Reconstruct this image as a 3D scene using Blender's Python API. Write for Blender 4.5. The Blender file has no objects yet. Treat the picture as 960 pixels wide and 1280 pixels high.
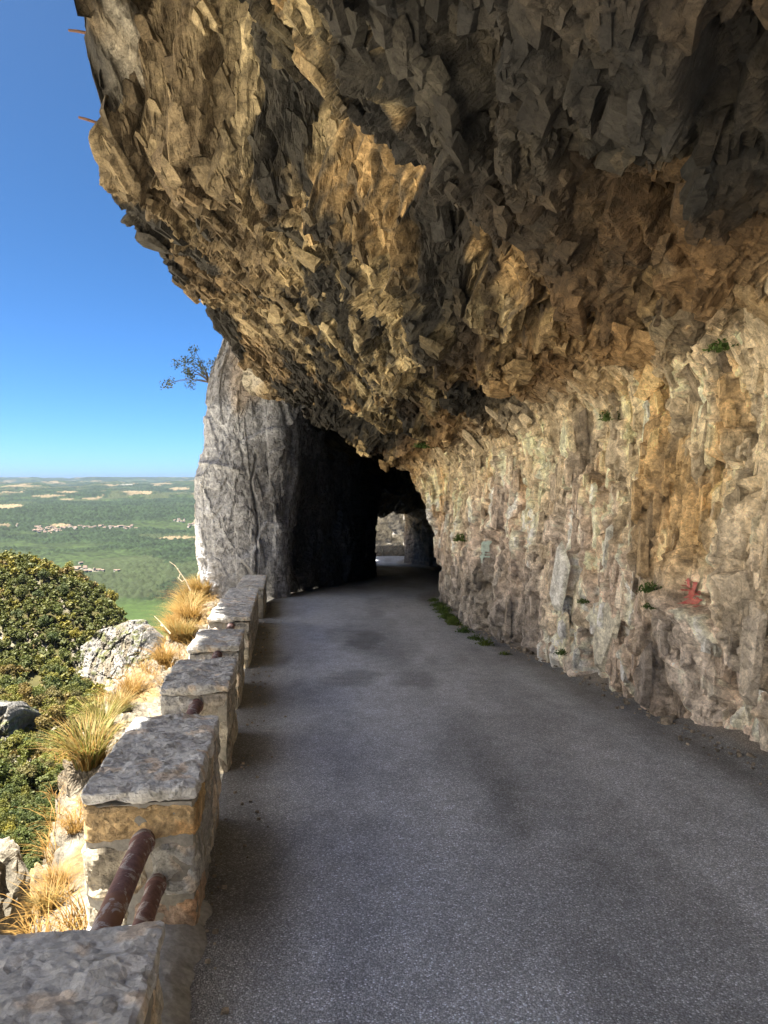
import bpy, bmesh, math, time
import numpy as np
from mathutils import Vector, Matrix
from mathutils.bvhtree import BVHTree
T0 = time.time()
SC = bpy.context.scene
COL = SC.collection
R = math.radians
# ------------------------------------------------------------------ camera, light, sky
PITCH = math.atan(40 / 924.0)
cam_d = bpy.data.cameras.new('camera')
cam_d.sensor_fit = 'AUTO'; cam_d.sensor_width = 36.0; cam_d.lens = 26.0
cam_d.clip_start = 0.05; cam_d.clip_end = 120000
cam = bpy.data.objects.new('camera', cam_d); COL.objects.link(cam)
cam.location = (0, 0, 0); cam.rotation_euler = (R(90) - PITCH, 0, 0)
SC.camera = cam
SUN = Vector((-0.315, -0.10, 0.90)).normalized()          # towards the sun
sun_d = bpy.data.lights.new('sun', 'SUN'); sun_d.energy = 4.9; sun_d.angle = R(0.55); sun_d.color = (1.0, 0.93, 0.82)
sun = bpy.data.objects.new('sun', sun_d); COL.objects.link(sun)
sun.rotation_euler = SUN.to_track_quat('Z', 'Y').to_euler()
W = bpy.data.worlds.new('World'); SC.world = W; W.use_nodes = True
wn = W.node_tree
bg = wn.nodes['Background']; bg.inputs[1].default_value = 0.05
sky = wn.nodes.new('ShaderNodeTexSky'); sky.sky_type = 'NISHITA'; sky.sun_disc = False
sky.sun_elevation = math.asin(SUN.z); sky.sun_rotation = math.atan2(SUN.x, SUN.y) % (2 * math.pi)
sky.altitude = 700; sky.air_density = 0.24; sky.dust_density = 1.6; sky.ozone_density = 8.0
hs_ = wn.nodes.new('ShaderNodeHueSaturation'); hs_.inputs['Hue'].default_value = 0.49; hs_.inputs['Saturation'].default_value = 1.16; hs_.inputs['Value'].default_value = 0.9
wn.links.new(sky.outputs[0], hs_.inputs['Color']); wn.links.new(hs_.outputs[0], bg.inputs[0])
SC.view_settings.view_transform = 'Standard'; SC.view_settings.look = 'None'
SC.view_settings.exposure = 3.25; SC.view_settings.gamma = 1.0
SC.cycles.max_bounces = 8; SC.cycles.diffuse_bounces = 5; SC.cycles.volume_bounces = 1
SC.cycles.glossy_bounces = 2; SC.cycles.transparent_max_bounces = 8
SC.cycles.use_denoising = True

# ------------------------------------------------------------------ helpers
def P(px, py, d):
    """world point seen at photo pixel (px,py) at distance d along y"""
    X = (px - 480) / 924.0; Z = (640 - py) / 924.0
    c, s = math.cos(PITCH), math.sin(PITCH)
    yy = c + s * Z; zz = -s + c * Z
    return np.array((X / yy * d, d, zz / yy * d))
def proj(Q):
    Q = np.asarray(Q, float)
    c, s = math.cos(PITCH), math.sin(PITCH)
    f = Q[..., 1] * c - Q[..., 2] * s; u = Q[..., 1] * s + Q[..., 2] * c
    f = np.maximum(f, 1e-6)
    return 480 + 924 * Q[..., 0] / f, 640 - 924 * u / f

def h01(ix, iy, seed):
    ix = np.asarray(ix).astype(np.int64).astype(np.uint32); iy = np.asarray(iy).astype(np.int64).astype(np.uint32)
    h = ix * np.uint32(0x9E3779B1) ^ (iy * np.uint32(0x85EBCA77)) ^ np.uint32((seed * 0xC2B2AE3D) & 0xFFFFFFFF)
    h ^= h >> np.uint32(15); h *= np.uint32(0x2C1B3C6D); h ^= h >> np.uint32(12)
    h *= np.uint32(0x297A2D39); h ^= h >> np.uint32(15)
    return h
def r01(h, k):
    h = h * np.uint32(2654435761 + 2 * k * 40503) ; h = h ^ (h >> np.uint32(13)); h = h * np.uint32(0x5bd1e995); h = h ^ (h >> np.uint32(15))
    return h.astype(np.float64) / 4294967296.0
np.seterr(over='ignore')
def vnoise(x, y, seed=0):
    x, y = np.broadcast_arrays(x, y)
    fx = np.floor(x); fy = np.floor(y); tx = x - fx; ty = y - fy
    tx = tx * tx * tx * (tx * (tx * 6 - 15) + 10); ty = ty * ty * ty * (ty * (ty * 6 - 15) + 10)
    def g(a, b): return h01(fx + a, fy + b, seed).astype(np.float64) / 2147483648.0 - 1
    a = g(0, 0); b = g(1, 0); c = g(0, 1); d = g(1, 1)
    return (a + (b - a) * tx) * (1 - ty) + (c + (d - c) * tx) * ty
def fbm(x, y, seed=0, octv=4, gain=0.5):
    s = 0; a = 1.0; n = 0
    for o in range(octv):
        s = s + a * vnoise(x * 2 ** o + 17.3 * o, y * 2 ** o - 9.1 * o, seed + o); n += a; a *= gain
    return s / n
def voro(x, y, seed=0, jit=0.95):
    """nearest cell of a jittered grid: hash, offset to its centre, f1, f2"""
    x, y = np.broadcast_arrays(x, y)
    cx = np.floor(x); cy = np.floor(y)
    f1 = np.full(x.shape, 9.0); f2 = np.full(x.shape, 9.0)
    H = np.zeros(x.shape, np.uint32); DX = np.zeros(x.shape); DY = np.zeros(x.shape)
    for i in (-1, 0, 1):
        for j in (-1, 0, 1):
            h = h01(cx + i, cy + j, seed)
            px = cx + i + 0.5 + (r01(h, 1) - 0.5) * jit; py = cy + j + 0.5 + (r01(h, 2) - 0.5) * jit
            dx = x - px; dy = y - py; d = dx * dx + dy * dy
            m = d < f1
            f2 = np.where(m, f1, np.minimum(f2, d)); f1 = np.where(m, d, f1)
            H = np.where(m, h, H); DX = np.where(m, dx, DX); DY = np.where(m, dy, DY)
    return H, DX, DY, np.sqrt(f1), np.sqrt(f2)
def facet(x, y, seed, off, tilt, bias=(0, 0), jit=0.95, eps=0.06):
    """broken planes: every cell a tilted facet, the step between neighbours eps wide"""
    x, y = np.broadcast_arrays(x, y)
    cx = np.floor(x); cy = np.floor(y)
    f1 = np.full(x.shape, 9.0); f2 = np.full(x.shape, 9.0)
    v1 = np.zeros(x.shape); v2 = np.zeros(x.shape); H = np.zeros(x.shape, np.uint32)
    for i in (-1, 0, 1):
        for j in (-1, 0, 1):
            h = h01(cx + i, cy + j, seed)
            dx = x - (cx + i + 0.5 + (r01(h, 1) - 0.5) * jit); dy = y - (cy + j + 0.5 + (r01(h, 2) - 0.5) * jit)
            d = dx * dx + dy * dy
            v = (r01(h, 3) - 0.5) * off + ((r01(h, 4) - 0.5) * tilt + bias[0]) * dx + ((r01(h, 5) - 0.5) * tilt + bias[1]) * dy
            m = d < f1; m2 = (~m) & (d < f2)
            v2 = np.where(m, v1, np.where(m2, v, v2)); f2 = np.where(m, f1, np.where(m2, d, f2))
            v1 = np.where(m, v, v1); f1 = np.where(m, d, f1); H = np.where(m, h, H)
    e = np.sqrt(f2) - np.sqrt(f1)
    b = 0.5 + 0.5 * np.clip(e / eps, 0, 1)
    return v1 * b + v2 * (1 - b), r01(H, 6), e
def sstep(a, b, x):
    t = np.clip((x - a) / (b - a), 0, 1); return t * t * (3 - 2 * t)
def mixc(c, k, m):
    m = np.asarray(m)[..., None]; return c * (1 - m) + np.asarray(k) * m
def interp_keys(ys, K, y):
    """Catmull-Rom (tension eased) of key rows K[n,...] at ys to y"""
    ys = np.asarray(ys, float); K = np.asarray(K, float)
    d = np.gradient(K, ys, axis=0)
    i = np.clip(np.searchsorted(ys, y) - 1, 0, len(ys) - 2)
    h = ys[i + 1] - ys[i]; t = np.clip((y - ys[i]) / h, 0, 1)
    sh = (slice(None),) + (None,) * (K.ndim - 1)
    t = t[sh]; h = h[sh]
    s = 0.8
    return ((2 * t**3 - 3 * t**2 + 1) * K[i] + (t**3 - 2 * t**2 + t) * h * d[i] * s + (-2 * t**3 + 3 * t**2) * K[i + 1] + (t**3 - t**2) * h * d[i + 1] * s)

def mesh_from(name, V, F, mats, col=None, uv=None, smooth=False, mi=None):
    """V (n,3); F (m,k) faces of one size"""
    V = np.asarray(V, np.float32); F = np.asarray(F, np.int32)
    me = bpy.data.meshes.new(name); k = F.shape[1]
    me.vertices.add(len(V)); me.vertices.foreach_set('co', V.ravel())
    me.loops.add(F.size); me.loops.foreach_set('vertex_index', F.ravel())
    me.polygons.add(len(F)); me.polygons.foreach_set('loop_start', np.arange(0, F.size, k, dtype=np.int32))
    try: me.polygons.foreach_set('loop_total', np.full(len(F), k, np.int32))
    except Exception: pass
    me.polygons.foreach_set('use_smooth', np.full(len(F), smooth, bool))
    for m in (mats if isinstance(mats, (list, tuple)) else [mats]): me.materials.append(m)
    if mi is not None: me.polygons.foreach_set('material_index', np.asarray(mi, np.int32))
    if col is not None:
        a = me.attributes.new('col', 'FLOAT_COLOR', 'POINT')
        c = np.ones((len(V), 4), np.float32); c[:, :3] = np.asarray(col).reshape(-1, 3); a.data.foreach_set('color', c.ravel())
    if uv is not None:
        u = me.uv_layers.new(name='UVMap'); u.data.foreach_set('uv', np.asarray(uv, np.float32).reshape(-1, 2)[F.ravel()].ravel())
    me.update(calc_edges=True); me.validate()
    return me
def link(name, me, parent=None):
    o = bpy.data.objects.new(name, me); COL.objects.link(o)
    if parent is not None: o.parent = parent
    return o
def gridF(n, m):
    i = np.arange(n - 1)[:, None] * m + np.arange(m - 1)[None, :]
    return np.stack([i, i + m, i + m + 1, i + 1], -1).reshape(-1, 4)
def tag(o, label, cat, group=None):
    o['label'] = label; o['category'] = cat
    if group: o['group'] = group
    return o
def struct(o): o['kind'] = 'structure'; return o
def empty(name, loc=(0, 0, 0), rz=0):
    o = bpy.data.objects.new(name, None); o.empty_display_size = 0.1; COL.objects.link(o); o.location = loc; o.rotation_euler = (0, 0, rz); return o

# ------------------------------------------------------------------ materials
def new_mat(name, rough=0.9, spec=0.3):
    m = bpy.data.materials.new(name); m.use_nodes = True
    b = m.node_tree.nodes['Principled BSDF']
    b.inputs['Roughness'].default_value = rough; b.inputs['Specular IOR Level'].default_value = spec
    return m, m.node_tree, b
def nd(nt, typ, **kw):
    n = nt.nodes.new(typ)
    for k, v in kw.items():
        if k in n.inputs.keys(): n.inputs[k].default_value = v
        else: setattr(n, k, v)
    return n
def noise(nt, vec, scale, detail=6, rough=0.6, dist=0.0):
    n = nd(nt, 'ShaderNodeTexNoise', Scale=scale, Detail=detail, Roughness=rough, Distortion=dist)
    nt.links.new(vec, n.inputs['Vector']); return n.outputs['Fac']
def ramp(nt, fac, stops):
    r = nt.nodes.new('ShaderNodeValToRGB'); e = r.color_ramp.elements
    while len(e) < len(stops): e.new(0.5)
    for q, (p, c) in zip(e, stops):
        q.position = p; q.color = (c, c, c, 1) if not isinstance(c, tuple) else (*c, 1)
    nt.links.new(fac, r.inputs[0]); return r.outputs[0]
def mixn(nt, a, b, fac, mode='MIX'):
    m = nt.nodes.new('ShaderNodeMix'); m.data_type = 'RGBA'; m.blend_type = mode
    for sock, v in ((m.inputs[0], fac), (m.inputs[6], a), (m.inputs[7], b)):
        if hasattr(v, 'is_linked'): nt.links.new(v, sock)
        elif isinstance(v, tuple): sock.default_value = (*v, 1)
        else: sock.default_value = v
    return m.outputs[2]
def bump(nt, b, *layers):
    prev = None
    for h, dist, st in layers:
        n = nd(nt, 'ShaderNodeBump'); n.inputs['Distance'].default_value = dist; n.inputs['Strength'].default_value = st
        nt.links.new(h, n.inputs['Height'])
        if prev is not None: nt.links.new(prev, n.inputs['Normal'])
        prev = n.outputs[0]
    nt.links.new(prev, b.inputs['Normal'])
def objco(nt, scale=None):
    t = nt.nodes.new('ShaderNodeTexCoord'); v = t.outputs['Object']
    if scale:
        mp = nt.nodes.new('ShaderNodeMapping'); mp.inputs['Scale'].default_value = scale; nt.links.new(v, mp.inputs[0]); v = mp.outputs[0]
    return v
def attr_col(nt):
    a = nt.nodes.new('ShaderNodeAttribute'); a.attribute_name = 'col'; return a.outputs['Color']

def rock_mat(name, base=None, s=1.0, bd=0.02, contrast=(0.52, 1.42), rough=0.88, crack=0.38, zs=1.0, fine=(0.66, 1.32)):
    m, nt, b = new_mat(name, rough, 0.35)
    v = objco(nt)
    wn_ = nt.nodes.new('ShaderNodeTexNoise'); wn_.inputs['Scale'].default_value = 4 * s; wn_.inputs['Detail'].default_value = 5; nt.links.new(v, wn_.inputs['Vector'])
    wv = nt.nodes.new('ShaderNodeVectorMath'); wv.operation = 'MULTIPLY_ADD'; nt.links.new(wn_.outputs['Color'], wv.inputs[0]); wv.inputs[1].default_value = (.16 / s,) * 3; nt.links.new(v, wv.inputs[2]); w = wv.outputs[0]
    n1 = noise(nt, w, 9 * s, 12, 0.74); n2 = noise(nt, v, 48 * s, 8, 0.72); n3 = noise(nt, v, 2.2 * s, 4, 0.6, 0.5)
    c = attr_col(nt) if base is None else mixn(nt, base, tuple(x * 0.7 for x in base), n3)
    lo, hi = contrast
    c = mixn(nt, c, ramp(nt, n1, [(0.32, lo), (0.5, 0.98), (0.68, hi)]), 1.0, 'MULTIPLY')
    c = mixn(nt, c, ramp(nt, n2, [(0.32, fine[0]), (0.68, fine[1])]), 1.0, 'MULTIPLY')
    cells = []
    for sc, wd, fac in ((5.5, .035, 1.0), (15, .05, .8)):
        ve = nd(nt, 'ShaderNodeTexVoronoi', Scale=sc * s); ve.feature = 'DISTANCE_TO_EDGE'; nt.links.new(w, ve.inputs['Vector'])
        patch = noise(nt, v, sc * .35 * s, 3, .6)
        k = mixn(nt, ramp(nt, ve.outputs['Distance'], [(0.0, 1 - crack * fac), (wd, 1.0)]), (1.0, 1.0, 1.0), ramp(nt, patch, [(.40, 0.0), (.52, 1.0)]))
        c = mixn(nt, c, k, 1.0, 'MULTIPLY'); cells.append(ve.outputs['Distance'])
    vc = nd(nt, 'ShaderNodeTexVoronoi', Scale=15 * s); nt.links.new(w, vc.inputs['Vector'])
    hs = nt.nodes.new('ShaderNodeSeparateColor'); nt.links.new(vc.outputs['Color'], hs.inputs[0])
    c = mixn(nt, c, ramp(nt, hs.outputs[0], [(0.0, .78), (1.0, 1.22)]), 1.0, 'MULTIPLY')
    nt.links.new(c, b.inputs['Base Color'])
    fm = nt.nodes.new('ShaderNodeVectorMath'); fm.operation = 'MULTIPLY'; nt.links.new(w, fm.inputs[0]); fm.inputs[1].default_value = (1, 1, zs); w = fm.outputs[0]
    facets = []
    for sc in (8, 24):
        vq = nd(nt, 'ShaderNodeTexVoronoi', Scale=sc * s); nt.links.new(w, vq.inputs['Vector'])
        sb = nt.nodes.new('ShaderNodeVectorMath'); sb.operation = 'SUBTRACT'; nt.links.new(w, sb.inputs[0]); nt.links.new(vq.outputs['Position'], sb.inputs[1])
        cn = nt.nodes.new('ShaderNodeVectorMath'); cn.operation = 'SUBTRACT'; nt.links.new(vq.outputs['Color'], cn.inputs[0]); cn.inputs[1].default_value = (.5, .5, .5)
        dp = nt.nodes.new('ShaderNodeVectorMath'); dp.operation = 'DOT_PRODUCT'; nt.links.new(sb.outputs[0], dp.inputs[0]); nt.links.new(cn.outputs[0], dp.inputs[1])
        facets.append(dp.outputs['Value'])
    bump(nt, b, (facets[0], 1.3, 0.7), (facets[1], 1.3, 0.7), (n1, bd * 1.6, 0.7), (n2, bd * 0.8, 0.9))
    return m
M = {}
M['rock'] = rock_mat('limestone_rock', bd=0.02, zs=0.5)
M['rock_far'] = rock_mat('far_limestone_rock', s=0.35, bd=0.06)
M['cliff_white'] = rock_mat('white_limestone', s=0.06, bd=0.4, contrast=(0.6, 1.25))
M['stone'] = rock_mat('parapet_stone', s=1.4, bd=0.012, crack=.2)
M['cap'] = rock_mat('capping_stone', s=1.6, bd=0.010, contrast=(0.84, 1.14), crack=.1, fine=(.82, 1.18))
M['verge'] = rock_mat('sunlit_limestone', s=1.3, bd=0.02)

def mat_asphalt():
    m, nt, b = new_mat('worn_asphalt', 0.72, 0.45)
    uvn = nt.nodes.new('ShaderNodeUVMap'); uv = uvn.outputs[0]
    def mp(sx, sy, ox=0, oy=0):
        q = nt.nodes.new('ShaderNodeMapping'); q.inputs['Scale'].default_value = (sx, sy, 1); q.inputs['Location'].default_value = (ox, oy, 0); nt.links.new(uv, q.inputs[0]); return q.outputs[0]
    c = attr_col(nt)
    big = noise(nt, mp(1, 0.45), 1.3, 6, 0.62, 0.6)
    mid = noise(nt, mp(1, 0.8), 6, 8, 0.7)
    c = mixn(nt, c, ramp(nt, big, [(0.3, 0.88), (0.68, 1.14)]), 1.0, 'MULTIPLY')
    c = mixn(nt, c, ramp(nt, mid, [(0.3, 0.8), (0.7, 1.18)]), 1.0, 'MULTIPLY')
    v1 = nd(nt, 'ShaderNodeTexVoronoi', Scale=135); nt.links.new(mp(1, 1), v1.inputs['Vector'])
    hv = nt.nodes.new('ShaderNodeSeparateColor'); nt.links.new(v1.outputs['Color'], hv.inputs[0])
    peb = ramp(nt, hv.outputs[0], [(0.0, 0.55), (0.55, 0.9), (0.86, 1.2), (0.97, 2.0)])
    edge = ramp(nt, v1.outputs['Distance'], [(0.25, 1.0), (0.6, 0.45)])
    c = mixn(nt, c, peb, 0.8, 'MULTIPLY'); c = mixn(nt, c, edge, 0.7, 'MULTIPLY')
    v2 = nd(nt, 'ShaderNodeTexVoronoi', Scale=55); nt.links.new(mp(1, 1, 3, 7), v2.inputs['Vector'])
    h2 = nt.nodes.new('ShaderNodeSeparateColor'); nt.links.new(v2.outputs['Color'], h2.inputs[0])
    w = mixn(nt, ramp(nt, h2.outputs[1], [(0.93, 0.0), (0.95, 1.0)]), ramp(nt, v2.outputs['Distance'], [(0.13, 1.0), (0.2, 0.0)]), 1.0, 'MULTIPLY')
    c = mixn(nt, c, (0.45, 0.44, 0.42), w)
    nt.links.new(c, b.inputs['Base Color'])
    inv = ramp(nt, v1.outputs['Distance'], [(0.0, 1.0), (0.7, 0.0)])
    bump(nt, b, (mid, 0.012, 0.5), (inv, 0.006, 0.8))
    return m
M['asphalt'] = mat_asphalt()

def mat_simple(name, c1, c2, scale, rough=0.9, bd=0.004, spec=0.3, v=None):
    m, nt, b = new_mat(name, rough, spec); v = objco(nt)
    n = noise(nt, v, scale, 8, 0.65, 0.3); n2 = noise(nt, v, scale * 6, 5, 0.6)
    c = mixn(nt, c1, c2, ramp(nt, n, [(0.35, 0.0), (0.65, 1.0)]))
    c = mixn(nt, c, ramp(nt, n2, [(0.3, 0.75), (0.7, 1.2)]), 1.0, 'MULTIPLY')
    nt.links.new(c, b.inputs['Base Color']); bump(nt, b, (n, bd * 2, 0.6), (n2, bd, 0.6)); return m
M['mortar'] = mat_simple('grey_mortar', (0.30, 0.28, 0.24), (0.20, 0.19, 0.17), 7, bd=0.006)
M['concrete'] = mat_simple('kerb_concrete', (0.34, 0.345, 0.35), (0.22, 0.225, 0.23), 7, bd=0.004)
M['graffiti_red'] = mat_simple('red_spray_paint', (0.46, 0.10, 0.10), (0.48, 0.24, 0.20), 26, bd=0.002)
M['graffiti_pale'] = mat_simple('pale_blue_spray_paint', (0.42, 0.55, 0.52), (0.38, 0.44, 0.42), 20, bd=0.002)
M['bark'] = mat_simple('bark', (0.12, 0.09, 0.065), (0.07, 0.055, 0.04), 6, bd=0.01)
M['twig'] = mat_simple('bare_twig', (0.42, 0.36, 0.27), (0.30, 0.25, 0.19), 12)
M['iron_rod'] = mat_simple('rusty_rod', (0.16, 0.08, 0.05), (0.10, 0.06, 0.045), 30)

def mat_rust():
    m, nt, b = new_mat('rusty_painted_iron', 0.85, 0.2); v = objco(nt)
    n = noise(nt, v, 9, 9, 0.7, 0.8); n2 = noise(nt, v, 40, 6, 0.65); n3 = noise(nt, v, 3.5, 5, 0.6)
    c = mixn(nt, (0.19, 0.115, 0.11), (0.12, 0.07, 0.065), ramp(nt, n2, [(0.35, 0.0), (0.65, 1.0)]))
    c = mixn(nt, c, (0.22, 0.12, 0.07), ramp(nt, n3, [(0.5, 0.0), (0.62, 0.7)]))
    c = mixn(nt, c, (0.36, 0.34, 0.34), ramp(nt, n, [(0.535, 0.0), (0.57, 0.85)]))
    nt.links.new(c, b.inputs['Base Color']); bump(nt, b, (n, 0.006, 0.6), (n2, 0.002, 0.7)); return m
M['rust'] = mat_rust()

def leaf_mat(name, ca, cb, scale=1.5, trans=0.25, rand=True):
    m, nt, b = new_mat(name, 0.65, 0.25); v = objco(nt)
    n = noise(nt, v, scale, 4, 0.7)
    c = mixn(nt, ca, cb, ramp(nt, n, [(0.35, 0.0), (0.65, 1.0)]))
    if rand:
        oi = nt.nodes.new('ShaderNodeObjectInfo')
        c = mixn(nt, c, ramp(nt, oi.outputs['Random'], [(0.0, (0.72, 0.85, 0.8)), (0.5, (1.0, 1.0, 1.0)), (1.0, (1.35, 1.15, 0.9))]), 1.0, 'MULTIPLY')
    nt.links.new(c, b.inputs['Base Color'])
    t = nt.nodes.new('ShaderNodeBsdfTranslucent'); nt.links.new(c, t.inputs[0])
    mx = nt.nodes.new('ShaderNodeMixShader'); mx.inputs[0].default_value = trans
    nt.links.new(b.outputs[0], mx.inputs[1]); nt.links.new(t.outputs[0], mx.inputs[2])
    nt.links.new(mx.outputs[0], nt.nodes['Material Output'].inputs[0]); return m
M['leaf_dark'] = leaf_mat('dark_green_leaves', (0.042, 0.054, 0.010), (0.030, 0.040, 0.008), 0.8)
M['leaf_mid'] = leaf_mat('mid_green_leaves', (0.066, 0.072, 0.011), (0.045, 0.052, 0.009), 0.8)
M['leaf_yellow'] = leaf_mat('yellow_green_leaves', (0.10, 0.098, 0.012), (0.07, 0.072, 0.010), 0.8)
M['leaf_olive'] = leaf_mat('olive_brown_leaves', (0.078, 0.062, 0.015), (0.052, 0.045, 0.012), 0.8)
M['leaf_shrub'] = leaf_mat('grey_green_leaves', (0.11, 0.13, 0.07), (0.07, 0.085, 0.045), 8)
M['weed'] = leaf_mat('weed_leaves', (0.10, 0.16, 0.035), (0.065, 0.10, 0.028), 14)
M['grass_dry'] = leaf_mat('dry_grass', (0.20, 0.125, 0.035), (0.15, 0.08, 0.02), 9, 0.35, False)
M['grass_pale'] = leaf_mat('pale_dry_grass', (0.22, 0.17, 0.065), (0.16, 0.13, 0.045), 9, 0.35, False)
M['grass_green'] = leaf_mat('green_grass', (0.11, 0.11, 0.02), (0.075, 0.08, 0.016), 9, 0.35, False)
def mat_terrain():
    m, nt, b = new_mat('valley_ground', 0.95, 0.1); v = objco(nt)
    c = attr_col(nt)
    n = noise(nt, v, 0.02, 8, 0.7); n2 = noise(nt, v, 0.12, 6, 0.7)
    c = mixn(nt, c, ramp(nt, n, [(0.3, 0.7), (0.7, 1.3)]), 1.0, 'MULTIPLY')
    c = mixn(nt, c, ramp(nt, n2, [(0.3, 0.7), (0.7, 1.3)]), 1.0, 'MULTIPLY')
    nt.links.new(c, b.inputs['Base Color']); return m
M['terrain'] = mat_terrain()
M['house_wall'] = mat_simple('pale_render', (0.28, 0.265, 0.24), (0.22, 0.21, 0.19), 0.2, bd=0.001)
M['house_roof'] = mat_simple('terracotta_tiles', (0.11, 0.075, 0.056), (0.09, 0.064, 0.05), 0.3, bd=0.001)

# ------------------------------------------------------------------ road lines (all heights relative to the eye)
RY = [-14, 0, 2.4, 5, 7.1, 10.2, 14, 16.3, 18, 23, 28, 33, 38, 42, 46, 50, 56]
RXR = [3.6, 3.1, 2.9, 2.6, 2.36, 1.80, 1.33, 1.15, 1.3, 2.3, 3.0, 2.9, 2.0, 1.2, 1.2, 2.6, 5.5]
RXL = [-0.6, -0.66, -0.72, -1.08, -1.40, -1.84, -2.35, -2.6, -2.5, -1.3, -0.35, -0.7, -1.6, -2.2, -2.6, -2.2, 0.5]
RZ = [-0.9, -1.70, -1.844, -2.0, -2.126, -2.312, -2.55, -2.69, -2.81, -3.2, -3.65, -4.1, -4.5, -4.86, -5.08, -5.22, -5.3]
xr = lambda y: np.interp(y, RY, RXR)
def smooth_interp(y, Y, V):
    y = np.asarray(y, float); return (np.interp(y - 0.7, Y, V) + 2 * np.interp(y, Y, V) + np.interp(y + 0.7, Y, V)) / 4
zr = lambda y: smooth_interp(y, RY, RZ)
xl = lambda y: smooth_interp(y, RY, RXL)
xr = lambda y: smooth_interp(y, RY, RXR)
# ------------------------------------------------------------------ the rock overhang, wall and tunnel vault: one sheet swept along the road
def gallery(y, lip, dip=0.25, top=-8.2):  # top: unseen upper cliff edge, flared out to cast shade on road and pillar
    a, z = float(xr(y)), float(zr(y)); L = np.array(lip)
    c0 = np.array((a - 0.35, z + 3.3))
    c = [c0 + (L - c0) * k for k in (0.27, 0.52, 0.78)]
    c[0] = c[0] + (0, -dip); c[1] = c[1] + (0, 0.12); c[2] = c[2] + (0, 0.10)
    return [(a + .35, z - .6), (a + .06, z + .05), (a + 0.05, z + 1.2), (a + .12, z + 2.2), (a + .10, z + 2.9), tuple(c0), *map(tuple, c), tuple(L), (L[0] + .12, L[1] + .9), (L[0] - (.2 if top > -9.3 else 1.0), L[1] + 4.6), (top, 19.0)]
def vault(y, h, wr=0.0):
    a, b, z = float(xr(y)), float(xl(y)), float(zr(y)); m = (a + b) / 2; w = (a - b) / 2 + 0.5
    q = [(a + .5, z - .6), (a + .3, z + .05), (a + .25, z + 1.4), (a + .1, z + 2.3)]
    for k in np.linspace(0.12, 0.95, 7):
        q.append((m + w * math.cos(math.pi * k), z + 2.2 + (h - 2.2) * math.sin(math.pi * k)))
    return q + [(b - 2.2, 9.0), (-11.0, 19.0)]
KY, KP = [], []
def key(y, pts): KY.append(y); KP.append(pts)
def open_face(y):
    a, z = float(xr(y)), float(zr(y))
    return [(a + .3 + .25 * t ** 1.05, z + h) for t, h in zip(range(13), (-.6, .05, 1.2, 2.2, 2.9, 3.6, 4.4, 5.2, 6.0, 7.0, 8.0, 11, 19))]
key(-14, open_face(-14)); key(-5, open_face(-5)); key(-1.6, gallery(-1.6, (-2.2, 4.9))); key(0, gallery(0, (-3.1, 4.7), .25, -7.9)); key(3.0, gallery(3.0, (-3.2, 4.7), .25, -8.2))
key(5.0, gallery(5.0, (-3.85, 4.8), .25, -9.05)); key(6.1, gallery(6.1, (-3.75, 5.5), .25, -9.2)); key(6.75, gallery(6.75, (-2.95, 5.0), .25, -9.3))
key(7.35, gallery(7.35, (-2.75, 3.4), .25, -9.5)); key(8.6, gallery(8.6, (-3.0, 3.35), .25, -10.0)); key(11.3, gallery(11.3, (-3.4, 3.35), .25, -10.7)); key(13.4, gallery(13.4, (-3.15, 2.95), .15, -11.3))
key(15.0, gallery(15.0, (-2.55, 2.05), 0.05, -11.6))
z16 = float(zr(16.3))
key(16.3, [(1.5, z16 - .6), (1.2, z16 + .05), (1.18, -1.4), (1.02, -.6), (.75, 0.0), (.3, .45), (-.5, .98), (-1.2, 1.32), (-1.75, 1.58), (-2.3, 1.85), (-2.9, 2.5), (-3.4, 7.0), (-11.75, 19.0)])
z17 = float(zr(17.4))
key(17.4, [(1.9, z17 - .6), (1.7, z17 + .05), (1.7, -1.4), (1.65, -.4), (1.5, .5), (.9, 1.3), (-.2, 1.9), (-1.0, 2.1), (-1.8, 2.2), (-2.6, 2.2), (-3.3, 2.4), (-3.4, 7.5), (-11.85, 19.0)])
for y, h in ((20, 4.7), (24, 4.4), (28, 4.2), (33, 3.9), (38, 3.5), (42, 3.1)): key(y, vault(y, h))
ya = [-14.0]
while ya[-1] < 56:
    y = ya[-1]
    ya.append(y + (0.12 if y < 0.6 else 0.0145 if y < 3.6 else 0.0034 * y + 0.002 if y < 17.6 else 0.26))
    if ya[-1] > 54.2: break
ya = np.array(ya)
for y in (43.2, 46, 50, 54): key(y, gallery(y, (float(xl(y)) + .6, float(zr(y)) + 6.5), .2, float(xl(y)) - 7))  # gallery past the exit, added to keep the far road shaded
KF = interp_keys(KY, KP, ya)                                           # (n,13,2)
# profile samples: fine on wall and ceiling, coarse above the lip
tk = np.concatenate([np.linspace(0, 1, 14)[:-1], np.linspace(1, 4, 215)[:-1], np.linspace(4, 9, 470)[:-1], np.linspace(9, 10, 34)[:-1], np.linspace(10, 12, 34)])
KT = np.swapaxes(KF, 0, 1)                                             # (13,n,2)
S = interp_keys(np.arange(13), KT, tk)                                 # (m,n,2)
S = np.swapaxes(S, 0, 1)
n, m = S.shape[:2]
B = np.stack([S[..., 0], np.repeat(ya[:, None], m, 1), S[..., 1]], -1)
dt = np.gradient(B, axis=1); ds = np.gradient(B, ya, axis=0)
N = np.cross(dt, ds); N /= np.linalg.norm(N, axis=-1, keepdims=True) + 1e-9      # into the open air
seg = np.linalg.norm(np.diff(B, axis=1), axis=-1)
b_ = np.concatenate([np.zeros((n, 1)), np.cumsum(seg, 1)], 1)
a_ = np.repeat(ya[:, None], m, 1) * 1.02
tt = np.repeat(tk[None, :], n, 0)
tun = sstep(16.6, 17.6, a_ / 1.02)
wall = 1 - sstep(3.9, 5.2, tt)
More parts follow.
